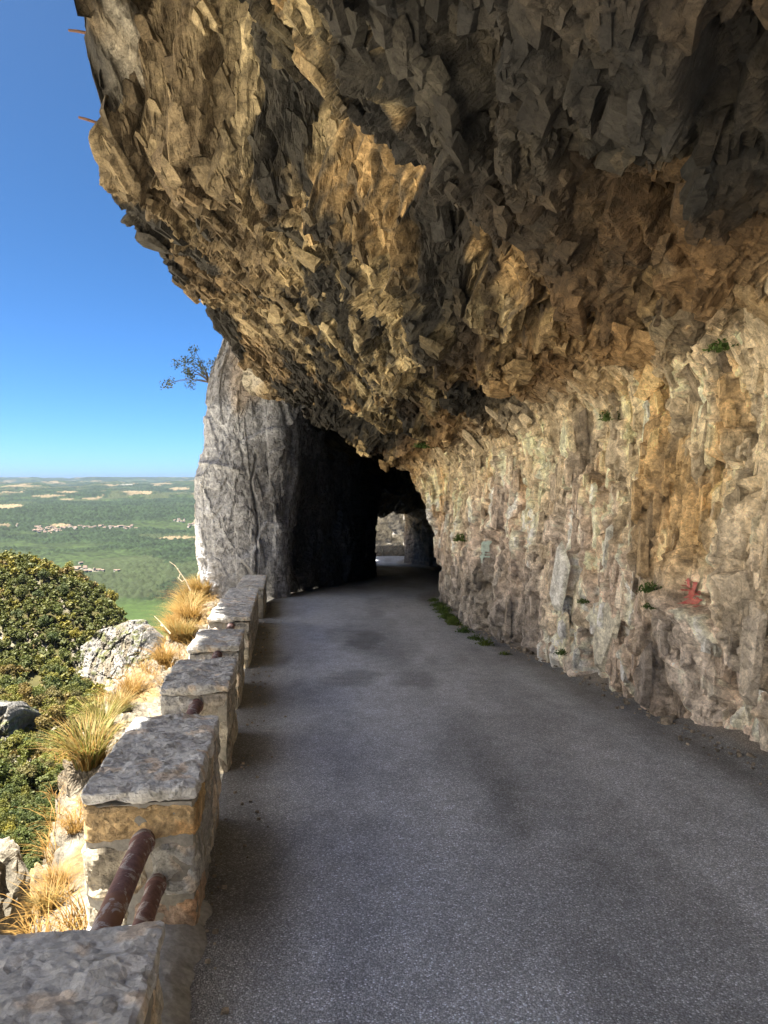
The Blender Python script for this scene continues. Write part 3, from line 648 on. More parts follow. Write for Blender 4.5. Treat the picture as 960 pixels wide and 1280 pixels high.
# ------------------------------------------------------------------ haze
def box_mesh(name, lo, hi, mat):
    V = [(x, y, z) for x in (lo[0], hi[0]) for y in (lo[1], hi[1]) for z in (lo[2], hi[2])]
    F = [(0, 1, 3, 2), (4, 6, 7, 5), (0, 4, 5, 1), (2, 3, 7, 6), (0, 2, 6, 4), (1, 5, 7, 3)]
    return mesh_from(name, V, F, mat)
def haze():
    m = bpy.data.materials.new('haze'); m.use_nodes = True; nt = m.node_tree
    nt.nodes.remove(nt.nodes['Principled BSDF'])
    v = nt.nodes.new('ShaderNodeVolumePrincipled'); v.inputs['Color'].default_value = (0.135, 0.185, 0.25, 1); v.inputs['Density'].default_value = 1.8e-5; v.inputs['Anisotropy'].default_value = 0.2
    nt.links.new(v.outputs[0], nt.nodes['Material Output'].inputs['Volume'])
    o = link('haze', box_mesh('haze', (-48500, -48500, -520), (48500, 48500, 165), m)); o['kind'] = 'stuff'
haze()
# ------------------------------------------------------------------ beyond the tunnel
def far_rock():
    u = np.linspace(-14, 14, 130); v = np.linspace(-9, 8, 90)
    U, Vv = np.meshgrid(u, v, indexing='ij')
    a, k, _ = facet((U + .5 * Vv) / 1.2, Vv / .8, 601, .7, .9); b2, k2, _ = facet((U + .3 * Vv) / .4, Vv / .3, 602, .2, .3)
    d = fbm(U * .3, Vv * .3, 603, 3) * 1.0 + a + b2
    Y = 60 - d + (Vv + 6) * .08
    c = np.zeros(U.shape + (3,)) + np.array((.22, .21, .19)); c = mixc(c, (.07, .08, .035), sstep(.05, .3, fbm(U * .7, Vv * .7, 604, 3))); c = c * (.7 + .4 * k + .3 * k2)[..., None]
    struct(link('far_rock_face', mesh_from('far_rock_face', np.stack([U, Y, Vv], -1).reshape(-1, 3), gridF(len(u), len(v)), M['rock_far'], c.reshape(-1, 3))))
far_rock()
# ------------------------------------------------------------------ shapes shared by the objects
rng = np.random.default_rng(7)
def cat(parts):
    """join (V, F) lists of quads"""
    Vs, Fs, o = [], [], 0
    for V, F in parts:
        Vs.append(np.asarray(V, float)); Fs.append(np.asarray(F) + o); o += len(V)
    return np.concatenate(Vs), np.concatenate(Fs)
def rough_box(size, res, seed, rnd=0.03, amp=0.015, cuts=5, cutd=0.9):
    """quarry stone: box with worn arrises, chopped corners and a rough skin, centred on 0"""
    half = np.array(size) / 2; r = min(rnd, half.min() * .8); parts = []; g = np.random.default_rng(seed)
    for ax in range(3):
        u, v = [k for k in range(3) if k != ax]
        nu = max(3, int(size[u] / res) + 1); nv = max(3, int(size[v] / res) + 1)
        a, b = np.meshgrid(np.linspace(-half[u], half[u], nu), np.linspace(-half[v], half[v], nv), indexing='ij')
        for sg in (-1, 1):
            Q = np.zeros((nu, nv, 3)); Q[..., u] = a; Q[..., v] = b; Q[..., ax] = sg * half[ax]
            F = gridF(nu, nv)
            if (sg > 0) == (ax == 1): F = F[:, ::-1]
            parts.append((Q.reshape(-1, 3), F))
    V, F = cat(parts)
    c = np.clip(V, -(half - r), half - r); d = V - c; L = np.linalg.norm(d, axis=1, keepdims=True)
    nrm = d / np.maximum(L, 1e-9); V = c + nrm * np.minimum(L, r)
    for _ in range(cuts):
        nv = g.normal(size=3) * (1 / half); nv /= np.linalg.norm(nv); dd = np.abs(nv * half).sum() * g.uniform(cutd - .12, cutd + .02)
        t = V @ nv - dd; V = V - nv * np.maximum(t, 0)[:, None]
    o = g.uniform(0, 90)
    def n3(f, k): return fbm(V[:, 0] * f + V[:, 2] * f * .83 + o, V[:, 1] * f - V[:, 2] * f * .71 + o * 2, seed % 997 + k, 3)
    hh, kk, ee = facet((V[:, 0] + V[:, 2] * .8) * 7 + o, (V[:, 1] - V[:, 2] * .75) * 7 + o, seed % 991, 1.0, 1.3)
    V = V + nrm * (amp * (n3(6, 1) + .6 * n3(18, 2) + .35 * n3(45, 4)) + amp * .55 * hh)[:, None]
    return V, F
def tube(pts, rad, k=8, caps=True):
    pts = np.asarray(pts, float); n = len(pts); rad = np.broadcast_to(rad, n)
    t = np.gradient(pts, axis=0); t /= np.linalg.norm(t, axis=1, keepdims=True) + 1e-12
    a = np.cross(t, np.array((0.13, 0.31, 0.94))); a /= np.linalg.norm(a, axis=1, keepdims=True) + 1e-12; b = np.cross(t, a)
    th = np.linspace(0, 2 * np.pi, k, endpoint=False)
    V = pts[:, None] + rad[:, None, None] * (a[:, None] * np.cos(th)[None, :, None] + b[:, None] * np.sin(th)[None, :, None])
    i = np.arange(n - 1)[:, None] * k; j = np.arange(k)[None]; j2 = (j + 1) % k
    F = np.stack([i + j, i + j2, i + k + j2, i + k + j], -1).reshape(-1, 4); V = V.reshape(-1, 3)
    if caps:
        for e, off in ((0, 0), (n - 1, (n - 1) * k)):
            m = len(V); V = np.vstack([V, pts[e]])
            F = np.vstack([F] + [[(m, off + q, off + (q + 1) % k, off + (q + 2) % k)] for q in range(0, k, 2)])
    return V, F

# ------------------------------------------------------------------ parapet: masonry blocks with iron rails between
DIR3 = np.array((PD[0], PD[1], -0.060)); OUT3 = np.array((PNL[0], PNL[1], 0)); UP3 = np.array((0, 0, 1.0))
def to_block(V): return V[:, :1] * OUT3 + V[:, 1:2] * DIR3 + V[:, 2:3] * UP3      # (outward, along, up)
STC = [(0.38, 0.375, 0.365), (0.33, 0.33, 0.325), (0.41, 0.38, 0.32), (0.38, 0.345, 0.295), (0.36, 0.355, 0.34)]
def stone_obj(V, F, o, root, c=None, name='stone'):
    g = np.random.default_rng(int(abs(V.sum() * 1e4)) % 99991)
    c = np.array(STC[g.integers(len(STC))] if c is None else c) * g.uniform(.85, 1.12)
    w = V + root_loc[root.name]
    p = fbm(w[:, 0] * 9 + w[:, 2] * 5, w[:, 1] * 9 - w[:, 2] * 6, 701, 3)[:, None]
    col = c * (1 + (.15 if name == 'capping' else .35) * p); col = np.where(p > .34, col * np.array((1.12, .98, .84)), col)
    return link(name, mesh_from(name, V, F, M['cap' if name == 'capping' else 'stone'], col), root)
root_loc = {}
def parapet(y0, length, width, height, label, seed, res=0.045, shift=0.0, courses=3, st=0.42, special=None):
    x = base_right(y0) - shift; org = np.array((x, y0, float(zr(y0)) - 0.03))
    root = empty('parapet_block', org); root_loc[root.name] = org
    tag(root, label, 'parapet', 'stone parapet blocks along the drop')
    g = np.random.default_rng(seed); H = height; cap = 0.045
    V, F = rough_box((width - .035, length - .035, H - cap), max(res, .05), seed, .02, .008, 3, .97)
    V = V + (width / 2, length / 2, (H - cap) / 2)
    link('mortar_core', mesh_from('mortar_core', to_block(V), F, M['mortar']), root)
    zc = np.linspace(0, H - cap, courses + 1); zc[1:-1] += g.uniform(-.03, .03, courses - 1)
    for k in range(courses):
        h = zc[k + 1] - zc[k]
        cuts = [0.0]
        while cuts[-1] < length - st * .8: cuts.append(cuts[-1] + st * g.uniform(.6, 1.35))
        cuts[-1] = length
        if len(cuts) < 2: cuts = [0, length]
        for a, b in zip(cuts[:-1], cuts[1:]):
            spl = [0, width] if (g.random() < .35 or width < .3) else [0, width * g.uniform(.38, .62), width]
            if special and a == 0 and k in special: spl = special[k][0]
            for q, (u, v) in enumerate(zip(spl[:-1], spl[1:])):
                sz = (v - u - .014, b - a - .014, h - .014)
                V, F = rough_box(sz, res, seed * 100 + k * 17 + q + int(a * 50), .028, .016, 5, .90)
                V = V + ((u + v) / 2, (a + b) / 2, zc[k] + h / 2)
                c = special[k][1][q] if (special and a == 0 and k in special) else None
                stone_obj(to_block(V), F, None, root, c)
    nb = 1 if length < 2 else int(length / 1.3)
    e = np.linspace(0, length, nb + 1)
    for a, b in zip(e[:-1], e[1:]):
        V, F = rough_box((width + .006, b - a - .006, cap + .02), res * .6, seed + 5 + int(a * 10), .02, .016, 4, .96)
        V[:, 2] = V[:, 2] + np.where(V[:, 2] < 0, .012 * fbm(V[:, 0] * 9, V[:, 1] * 9, 77, 2), 0)
        V = V + (width / 2, (a + b) / 2, H - cap / 2 + .005)
        stone_obj(to_block(V), F, None, root, (0.56, 0.555, 0.535), 'capping')
    return root
PINK = (0.44, 0.33, 0.25); ORA = (0.50, 0.36, 0.19); GREY = (0.34, 0.34, 0.33); TAN = (0.42, 0.37, 0.28)
parapet(0.25, 1.78, 0.62, 0.62, 'nearest grey stone parapet block, cut off by the lower left corner', 11, .03, -0.02, 2, .6)
parapet(3.0, 1.22, 0.47, 0.63, 'large parapet block with an orange stone under its cap and two pipes entering it', 12, .022, 0, 3, .5, {2: ([0, .47], [ORA]), 1: ([0, .2, .47], [GREY, TAN]), 0: ([0, .27, .47], [PINK, TAN])})
parapet(5.0, 1.05, 0.47, 0.62, 'third parapet block from the camera with one rusty pipe entering its front end', 13, .03, 0, 3, .5)
parapet(6.75, 1.15, 0.47, 0.60, 'short parapet block between the third block and the long low wall', 14, .045, 0.02, 3, .5)
parapet(8.7, 4.1, 0.50, 0.62, 'long low stretch of stone parapet wall in the shade before the rock pillar', 15, .06, 0.0, 3, .5)
parapet(13.3, 3.3, 0.50, 0.60, 'farthest parapet wall ending against the foot of the grey rock pillar', 16, .08, -0.08, 3, .55)
def rail(ya_, yb, out, h, r, label, sag=0.0):
    t = np.linspace(0, 1, 9); y = ya_ + (yb - ya_) * t
    x = base_right(y) + PNL[0] * out; z = zr(y) + h - 0.03 - sag * np.sin(np.pi * t)
    pts = np.stack([x, y + PNL[1] * out, z], -1); c = pts[4].copy()
    root = empty('iron_rail', c)
    V, F = tube(pts - c, r, 20); pipe = link('pipe', mesh_from('pipe', V, F, M['rust'], smooth=True), root)
    for e in (1, 7):
        q = pts[e] - c; dd = (pts[e + 1] - pts[e - 1]); dd /= np.linalg.norm(dd)
        V, F = tube([q - dd * .018, q - dd * .016, q + dd * .016, q + dd * .018], [r, r * 1.16, r * 1.16, r], 20); link('weld_collar', mesh_from('weld_collar', V, F, M['rust'], smooth=True), pipe)
    tag(root, label, 'railing', 'iron pipe rails between parapet blocks')
rail(1.95, 3.10, .215, .435, .043, 'upper rusty pipe with flaking pale paint between the two nearest parapet blocks', -.01)
rail(1.95, 3.10, .165, .255, .036, 'lower brown rusty pipe nearest the road between the two nearest parapet blocks', -.005)
rail(4.15, 5.08, .22, .50, .042, 'rusty pipe bridging the gap behind the large parapet block with the orange stone')
rail(5.98, 6.83, .22, .53, .038, 'grey weathered pipe between the third parapet block and the short one')
rail(7.82, 8.78, .22, .53, .038, 'small pipe end showing between the short parapet block and the long low wall')
def kerb():
    ys = np.linspace(0.2, 3.25, 260); us = np.linspace(0, 1, 40)
    Y = np.repeat(ys[:, None], 40, 1); U = np.repeat(us[None], 260, 0)
    w = .035 + .05 * fbm(ys * 5, ys * 0, 731, 5)[:, None] + .05 * sstep(2.9, 2.2, ys)[:, None]
    X = base_right(Y) - .45 + (w + .45) * U
    Z = zr(Y) + .045 * (1 - U ** 6) + .012 * fbm(X * 9, Y * 9, 732, 4) - .03 * U ** 8
    struct(link('concrete_kerb', mesh_from('concrete_kerb', np.stack([X, Y, Z], -1).reshape(-1, 3), gridF(260, 40)[:, ::-1], M['concrete'])))
kerb()
def far_parapet():
    for i, (a, b) in enumerate(zip((-4.5, -2.3, -.1, 2.1), (-2.32, -.12, 2.08, 4.6))):
        V, F = rough_box((b - a, .5, .75), .12, 810 + i, .04, .03, 4, .95)
        root = empty('parapet_block', ((a + b) / 2, 50.6 + .1 * i, -5.25)); root_loc[root.name] = np.array(root.location)
        V = V + (0, 0, .36); stone_obj(V, F, None, root, (0.16, 0.155, 0.145), 'masonry'); tag(root, 'low stone parapet on the bend seen through the far end of the tunnel', 'parapet', 'parapet beyond the tunnel')
far_parapet()

# ------------------------------------------------------------------ things placed on the rock: look up the sheet by where it shows
_rp = proj(RV.reshape(-1, 3)); RX, RYp = _rp; RPT = RV.reshape(-1, 3); RNN = RN.reshape(-1, 3)
_ok = (RPT[:, 1] > 1.2) & (RPT[:, 1] < 17.3)
_bin = {}
def on_rock(px, py):
    r = 2.5
    while True:
        m = np.where((np.abs(RX - px) < r) & (np.abs(RYp - py) < r) & _ok)[0]
        if len(m): break
        r *= 1.6
    d = RPT[m, 1]; m = m[d < d.min() + .15]
    k = m[np.argmin((RX[m] - px) ** 2 + (RYp[m] - py) ** 2)]
    return RPT[k].copy(), RNN[k]
def paint(name, strokes, mat, label, w=4.0):
    """the facets of the rock that the spray reached, lifted by the thickness of the paint"""
    st_ = [np.array(q, float) for q in strokes]; lo = np.min([q.min(0) for q in st_], 0) - 8; hi = np.max([q.max(0) for q in st_], 0) + 8
    C = RPT.reshape(NR, MR, 3); PX = RX.reshape(NR, MR); PY = RYp.reshape(NR, MR)
    box = (PX > lo[0]) & (PX < hi[0]) & (PY > lo[1]) & (PY < hi[1]) & _ok.reshape(NR, MR)
    dmin = C[..., 1][box].min(); box &= C[..., 1] < dmin + .8
    best = np.full((NR, MR), 99.0); ii = np.where(box)
    for q in st_:
        for a, b in zip(q[:-1], q[1:]):
            ab = b - a; t = np.clip(((PX[ii] - a[0]) * ab[0] + (PY[ii] - a[1]) * ab[1]) / (ab @ ab), 0, 1)
            best[ii] = np.minimum(best[ii], np.hypot(PX[ii] - a[0] - ab[0] * t, PY[ii] - a[1] - ab[1] * t))
    wob = fbm(PX * .5, PY * .5, 791, 3) * .9
    hit = (best + wob) < w * .5
    V, F, idx = [], [], {}
    for i, j in zip(*np.where(hit[:-1, :-1])):
        f = []
        for a, b in ((i, j), (i + 1, j), (i + 1, j + 1), (i, j + 1)):
            if (a, b) not in idx: idx[(a, b)] = len(V); V.append(C[a, b] + RNN.reshape(NR, MR, 3)[a, b] * .012 - C[a, b] / np.linalg.norm(C[a, b]) * .02)
            f.append(idx[(a, b)])
        F.append(f)
    V = np.array(V); c = V.mean(0)
    o = link(name, mesh_from(name, V - c, F, mat)); o.location = c; tag(o, label, 'graffiti')
paint('painted_mark', [[(862, 726), (863, 734), (866, 746), (868, 756)], [(872, 731), (869, 738), (867, 747)], [(864, 748), (870, 745), (877, 744)], [(863, 754), (869, 753), (877, 750)], [(871, 757), (876, 748), (877, 741)]], M['graffiti_red'], 'red spray paint mark on the pinkish rock wall beside the road', 4.2)
paint('painted_mark', [[(604, 680), (610, 679), (616, 680)], [(605, 684), (605, 695), (606, 702)], [(612, 681), (612, 690), (611, 697)], [(604, 690), (612, 689)]], M['graffiti_pale'], 'pale blue green paint mark on the rock near the tunnel mouth', 4.5)

def leaf_clump(n, rad, size, seed, flat=0.7, up=0.35):
    g = np.random.default_rng(seed); V = []; 
    d = g.normal(size=(n, 3)); d /= np.linalg.norm(d, axis=1, keepdims=True); d[:, 2] = np.abs(d[:, 2]) if flat < .8 else d[:, 2]
    c = d * rad * g.uniform(.35, 1.0, (n, 1)) * np.array((1, 1, flat))
    ax = d + g.normal(size=(n, 3)) * .7; ax /= np.linalg.norm(ax, axis=1, keepdims=True)
    u = np.cross(ax, g.normal(size=(n, 3))); u /= np.linalg.norm(u, axis=1, keepdims=True); v = np.cross(ax, u)
    s = size * g.uniform(.6, 1.3, (n, 1))
    Q = np.stack([c - u * s * .0 - v * s, c + u * s * .45, c + v * s, c - u * s * .45], 1)
    Q[:, 1] += ax * s * .15; Q[:, 3] += ax * s * .15
    return Q.reshape(-1, 3), np.arange(n * 4).reshape(-1, 4)
def stems(n, L, r, seed):
    g = np.random.default_rng(seed); parts = []
    for i in range(n):
        a = g.uniform(0, 6.28); t = np.linspace(0, 1, 4)[:, None]
        d = np.array((math.cos(a) * g.uniform(.2, .8), math.sin(a) * g.uniform(.2, .8), 1.0)); parts.append(tube(d * L * t + g.normal(size=(4, 3)) * L * .04 * t, np.linspace(r, r * .4, 4), 4, False))
    return cat(parts)
WEED = [mesh_from('foliage', *leaf_clump(230, .12, .017, 900 + i), M['weed']) for i in range(3)]
WSTEM = mesh_from('stem', *stems(7, .10, .003, 950), M['weed'])
def on_road(px, py):
    dd = np.linspace(2, 20, 1500); q = np.array([P(px, py, d) for d in dd]); return q[np.argmin(np.abs(q[:, 2] - zr(dd)))]
def weed(px, py, sc, label, i, group=None, sink=0.02):
    p, nrm = on_rock(px, py) if group is None else (on_road(px, py), np.zeros(3)); root = empty('weed', p + nrm * .05 - np.array((0, 0, sink)), i * 1.3); root.scale = (sc, sc, sc * (1.1 if i % 2 else .8))
    link('foliage', WEED[i % 3], root); link('stem', WSTEM, root); tag(root, label, 'weed', group)
for i, (px, py, sc) in enumerate(((548, 757, 1.7), (554, 766, 1.8), (561, 774, 1.7), (580, 790, 1.3), (594, 799, 1.3), (606, 806, 1.2), (543, 751, 1.4), (569, 781, 1.4), (631, 818, .9), (551, 762, 1.5), (557, 771, 1.6), (565, 778, 1.4))):
    weed(px, py, sc, 'low green weed at the foot of the rock wall near the tunnel mouth', i, 'weeds at the foot of the wall')
for i, (px, py, sc, lb) in enumerate(((664, 829, .8, 'small green weed at the wall foot midway along the road'), (690, 838, .6, 'tiny weed at the wall foot beside pale rubble'), (788, 878, .8, 'green weed among pale crumbled stones at the wall foot'), (918, 944, .7, 'weed at the wall foot nearest the camera'), (821, 738, 1.0, 'green plant growing in a hollow of the wall beside the red mark'), (822, 757, .7, 'small plant hanging just below the plant beside the red mark'), (734, 752, .6, 'small plant in an upright crack halfway up the pale wall'), (706, 815, .8, 'sprig of green low on the wall above the rubble'), (578, 675, 1.4, 'dark green plant in a damp upright seam near the tunnel arch'), (532, 556, 2.0, 'dark plant clinging to the rock above the tunnel arch'), (768, 523, 1.2, 'dark plant in a hole below the orange rock band'), (912, 430, 1.3, 'dark plant in a hollow under the orange rock band'))):
    weed(px, py, sc, lb, i + 3)
def rubble():
    g = np.random.default_rng(5); parts = []
    for i in range(480):
        y = g.uniform(3.0, 16); lat = abs(g.normal()) * .13 ; x = float(xr(y)) + .06 - lat; s = g.uniform(.006, .021) * (1 + (g.random() < .06) * 1.5)
        V, F = rough_box((s * g.uniform(.8, 2), s * g.uniform(.8, 2), s), 1, 2000 + i, s * .2, s * .2, 5, .8)
        a = g.uniform(0, 3.14); V = V @ np.array(((math.cos(a), math.sin(a), 0), (-math.sin(a), math.cos(a), 0), (0, 0, 1)))
        parts.append((V + (x, y, float(zr(y)) + .02 + s * .25 + .05 * max(0, (x - float(xr(y))) * 1)), F))
    for i in range(160):
        y = g.uniform(2.4, 16); x = float(base_right(y)) + abs(g.normal()) * .12 + .02; s = g.uniform(.005, .018)
        V, F = rough_box((s * 1.5, s, s), 1, 3000 + i, s * .2, s * .2, 5, .8); parts.append((V + (x, y, float(zr(y)) + s * .3), F))
    V, F = cat(parts); col = np.repeat(np.array([[.42, .36, .29]]), len(V), 0) * (0.7 + .5 * fbm(V[:, 0] * 9, V[:, 1] * 9, 741, 2)[:, None])
    o = link('rubble', mesh_from('rubble', V, F, M['stone'], col)); o['kind'] = 'stuff'
rubble()
# ------------------------------------------------------------------ dry grass on the ledge
def blades(n, h, spread, lean, seed, w=0.004):
    g = np.random.default_rng(seed); parts = []
    a = g.uniform(0, 6.283, n); rr = spread * np.sqrt(g.random(n)); L = h * g.uniform(.5, 1.15, n); ln = lean * g.uniform(.3, 1.3, n); b = a + g.normal(size=n) * .5
    t = np.array((0, .35, .7, 1.0)); base = np.stack([np.cos(a) * rr, np.sin(a) * rr, 0 * a], -1)
    out = np.stack([np.cos(b), np.sin(b), 0 * b], -1); side = np.stack([-np.sin(b), np.cos(b), 0 * b], -1)
    P4 = base[:, None] + out[:, None] * (ln * L)[:, None, None] * (t ** 1.7)[None, :, None] + np.array((0, 0, 1.0)) * (L[:, None] * (t - .32 * np.minimum(ln, 1.4)[:, None] * t ** 2.6))[..., None]
    wd = w * np.array((1, .9, .6, .1))
    V = np.stack([P4 - side[:, None] * wd[None, :, None], P4 + side[:, None] * wd[None, :, None]], 2).reshape(n, 8, 3)
    f = np.array([(0, 1, 3, 2), (2, 3, 5, 4), (4, 5, 7, 6)]); F = (np.arange(n)[:, None, None] * 8 + f[None]).reshape(-1, 4)
    return V.reshape(-1, 3), F
gk = [('grass_dry', .9), ('grass_pale', .7), ('grass_dry', 1.2), ('grass_green', .8)]
TUFT = [mesh_from('blades', *blades(210, .34, .09, l, 1000 + i, .0038), M[k]) for i, (k, l) in enumerate(gk)]
_vp = proj(VG.reshape(-1, 3)); VX, VY = _vp; VPT = VG.reshape(-1, 3)
def on_ledge(px, py):
    d = (VX - px) ** 2 + (VY - py) ** 2 + np.where(VPT[:, 1] > 1.0, 0, 1e6) + VPT[:, 1] * .4
    return VPT[np.argmin(d)]
def tuft(p, sc, kinds, label, rz, group=None):
    o = empty('grass_tuft', p, rz); o.scale = (sc,) * 3
    for k in kinds: link('blades', TUFT[k], o)
    tag(o, label, 'grass', group); return o
tuft(on_ledge(112, 958), 1.15, (0, 1, 3), 'largest golden green grass tuft leaning out over the drop beside the big parapet block', .4)
tuft(on_ledge(128, 915), .95, (1, 3), 'yellow green grass tuft just above the largest tuft on the ledge', 2.0)
tuft(on_ledge(75, 1110), .36, (0, 2), 'orange dry grass tuft on the ledge beside the pipes', 1.0)
tuft(on_ledge(58, 1140), .36, (1, 0), 'pale dry grass tuft on the ledge next to the rock pinnacle', 3.0)
tuft(on_ledge(92, 1040), .4, (2,), 'small orange grass tuft on the ledge face below the big parapet block', 1.9)
for i, (px, py, sc) in enumerate(((165, 870, .8), (150, 890, .7), (180, 850, .8), (205, 830, .9), (215, 815, 1.0), (222, 800, 1.1), (228, 790, 1.2), (235, 775, 1.4), (240, 765, 1.5), (246, 752, 1.6), (250, 745, 1.7), (253, 738, 1.6), (240, 780, 1.3), (232, 800, 1.1), (224, 812, 1.0), (215, 785, 1.2), (222, 770, 1.3), (236, 758, 1.5), (110, 1010, .32))):
    far = py < 835
    tuft(on_ledge(px, py), sc, ((0, 2), (0, 1), (2, 0, 1))[i % 3], 'golden dry grass tuft along the ledge outside the far parapet' if far else 'short dry grass tuft on the sunlit ledge outside the near parapet', i * 1.7, 'golden tufts outside the far parapet' if far else 'short tufts on the near ledge')
def ledge_grass():
    g = np.random.default_rng(9); parts = []
    H, W_ = VG.shape[:2]
    for i in range(430):
        a = g.integers(60, H - 2); b = g.integers(int(W_ * .12), int(W_ * .62)); p = VG[a, b]
        if fbm(np.array([p[0] * 1.5]), np.array([p[1] * 1.5]), 751, 2)[0] < .34 - .8 * (p[1] > 8): continue
        V, F = blades(26, g.uniform(.07, .2) * (1 + .5 * (p[1] > 8)), .07, 1.1, 4000 + i, .003); parts.append((V + p, F))
    V, F = cat(parts); o = link('dry_grass', mesh_from('dry_grass', V, F, M['grass_dry'])); o['kind'] = 'stuff'
ledge_grass()
def pinnacle(name, loc, size, seed, label, res=.03):
    V, F = rough_box(size, res, seed, .06, .05, 9, .80)
    col = np.repeat(np.array([[.16, .14, .105]]), len(V), 0) * (1 + .35 * fbm(V[:, 0] * 7 + V[:, 2] * 4, V[:, 1] * 7 - V[:, 2] * 5, 761, 3)[:, None])
    o = link(name, mesh_from(name, V, F, M['verge'], col)); o.location = loc; tag(o, label, 'rock')
pinnacle('rock_pinnacle', (-2.22, 3.85, -2.9), (.55, .6, 1.75), 71, 'pale sunlit rock pinnacle at the left edge beyond the nearest parapet block')

# ------------------------------------------------------------------ small growth and old iron on the cliffs
def bush():
    c = P(247, 462, 18.3); root = empty('bush', c + np.array((.25, .2, -.3)))
    g = np.random.default_rng(3); parts = []; L = []
    for i in range(16):
        e = np.array((-.35, -.1, .25)) + g.normal(size=3) * np.array((.28, .2, .30)); t = np.linspace(0, 1, 5)[:, None]
        pts = e * t + np.array((0, 0, .1)) * np.sin(t * 3.14) ; parts.append(tube(pts, np.linspace(.012, .004, 5), 4, False))
        V, F = leaf_clump(55, .16, .035, 1200 + i, 1.0); L.append((V + e, F))
    link('branches', mesh_from('branches', *cat(parts), M['bark']), root); link('foliage', mesh_from('foliage', *cat(L), M['leaf_shrub']), root)
    tag(root, 'grey green bush growing out of the upper left edge of the rock pillar', 'bush')
bush()
def twig(px, py, d, ends, label, base=None):
    b = P(px, py, d); root = empty('bare_twig', b)
    for i, e in enumerate(ends):
        q = [P(ex, ey, d) - b for ex, ey in e]; q = np.array([np.zeros(3)] + q) if i == 0 else np.array(q); q[1:, 1] += .1 * i
        link('branch', mesh_from('branch', *tube(q, np.linspace(.012, .004, len(q)), 6), M["twig"]), root)
    tag(root, label, 'twig')
twig(238, 738, 13.5, [[(233, 727), (224, 714), (219, 707), (212, 702)], [(231, 724), (226, 728), (220, 722)], [(222, 711), (222, 719), (219, 726)]], 'bare pale forked twig beside the foot of the rock pillar')
twig(213, 792, 9.5, [[(206, 784), (199, 776), (193, 770)], [(205, 783), (198, 783)]], 'thin dry stalk sticking out of the golden grass')
for (px, py, dx, dz, lb) in ((113, 43, -.20, .02, 'short rusty iron rod jutting from the top of the overhang against the sky'), (120, 152, -.16, .04, 'thin iron pin sticking out of the overhang above its lowest lip')):
    p, nrm = on_rock(px, py); o = link('iron_rod', mesh_from('iron_rod', *tube([(.15, .02, -.03), (0, 0, 0), (dx * .6, -.02, dz * .6), (dx, -.02, dz)], [.013, .013, .013, .011], 8), M['iron_rod'])); o.location = p; tag(o, lb, 'iron rod')

# ------------------------------------------------------------------ crags on the spur
def crag(name, cols, d0, d1, seed, base, res=(110, 80), amp=1.0, sc=3.2):
    """cols: px, top py, bottom py"""
    C = np.array(cols, float); px = np.linspace(C[0, 0], C[-1, 0], res[0]); tp = np.interp(px, C[:, 0], C[:, 1]); bt = np.interp(px, C[:, 0], C[:, 2])
    v = np.linspace(-.25, 1, res[1]); n = len(px); q = np.zeros((n, res[1] + 5, 3)); u = np.linspace(-1, 1, n)
    for j, k in enumerate(v):
        for i in range(n): q[i, j] = P(px[i], bt[i] + (tp[i] - bt[i]) * k, d0 + (d1 - d0) * max(k, 0) + 14 * u[i] ** 4)
    for j in range(5): q[:, res[1] + j] = q[:, res[1] - 1] + np.array((0, 5.0 * (j + 1), -.35 * (j + 1) ** 2))
    X, Z = q[..., 0] / sc, q[..., 2] / sc
    X = X + .5 * fbm(X * .6, Z * .6, seed + 8, 3); a, k1, e1 = facet(X / 2.4, Z / 3.6, seed, 2.0, 3.0); b, k2, e2 = facet(X / .6, Z / 1.7, seed + 1, .9, 1.4); b3, k3, e3 = facet(X / .22, Z / .5, seed + 9, .3, .5); b = b + b3
    q[..., 1] -= amp * (fbm(X * .35, Z * .35, seed + 2, 3) * 3 + a + b - .9 * (1 - sstep(0, .08, e1)) - .4 * (1 - sstep(0, .1, e2))); q[..., 2] += amp * .4 * b
    c = np.zeros(q.shape) + np.array(base); c = mixc(c, np.array(base) * (.75, .66, .5), sstep(.05, .35, fbm(X * 1.1, Z * .4, seed + 3, 4))); c = mixc(c, np.array(base) * .5, .6 * sstep(.15, .4, fbm(X * 1.6, Z * .9, seed + 4, 3)))
    c = mixc(c, (0.07, 0.075, 0.025), sstep(.22, .34, fbm(X * .9 + 5, Z * 1.6, seed + 5, 3)) * .9); c = c * (.75 + .25 * k1 + .25 * k2)[..., None]
    struct(link(name, mesh_from(name, q.reshape(-1, 3), gridF(n, res[1] + 5), M['cliff_white'], c.reshape(-1, 3))))
crag('white_cliff', [(92, 830, 846), (101, 808, 854), (112, 800, 860), (122, 788, 866), (140, 784, 862), (158, 777, 858), (172, 776, 852), (186, 786, 848), (196, 797, 842), (203, 810, 838), (205, 822, 832)], 378, 400, 31, (0.15, 0.143, 0.13))
crag('grey_crag', [(-40, 885, 950), (-10, 880, 955), (4, 884, 952), (14, 893, 948), (22, 905, 945), (28, 925, 938)], 252, 258, 41, (0.12, 0.117, 0.11), (70, 60), 1.0, 1.8)

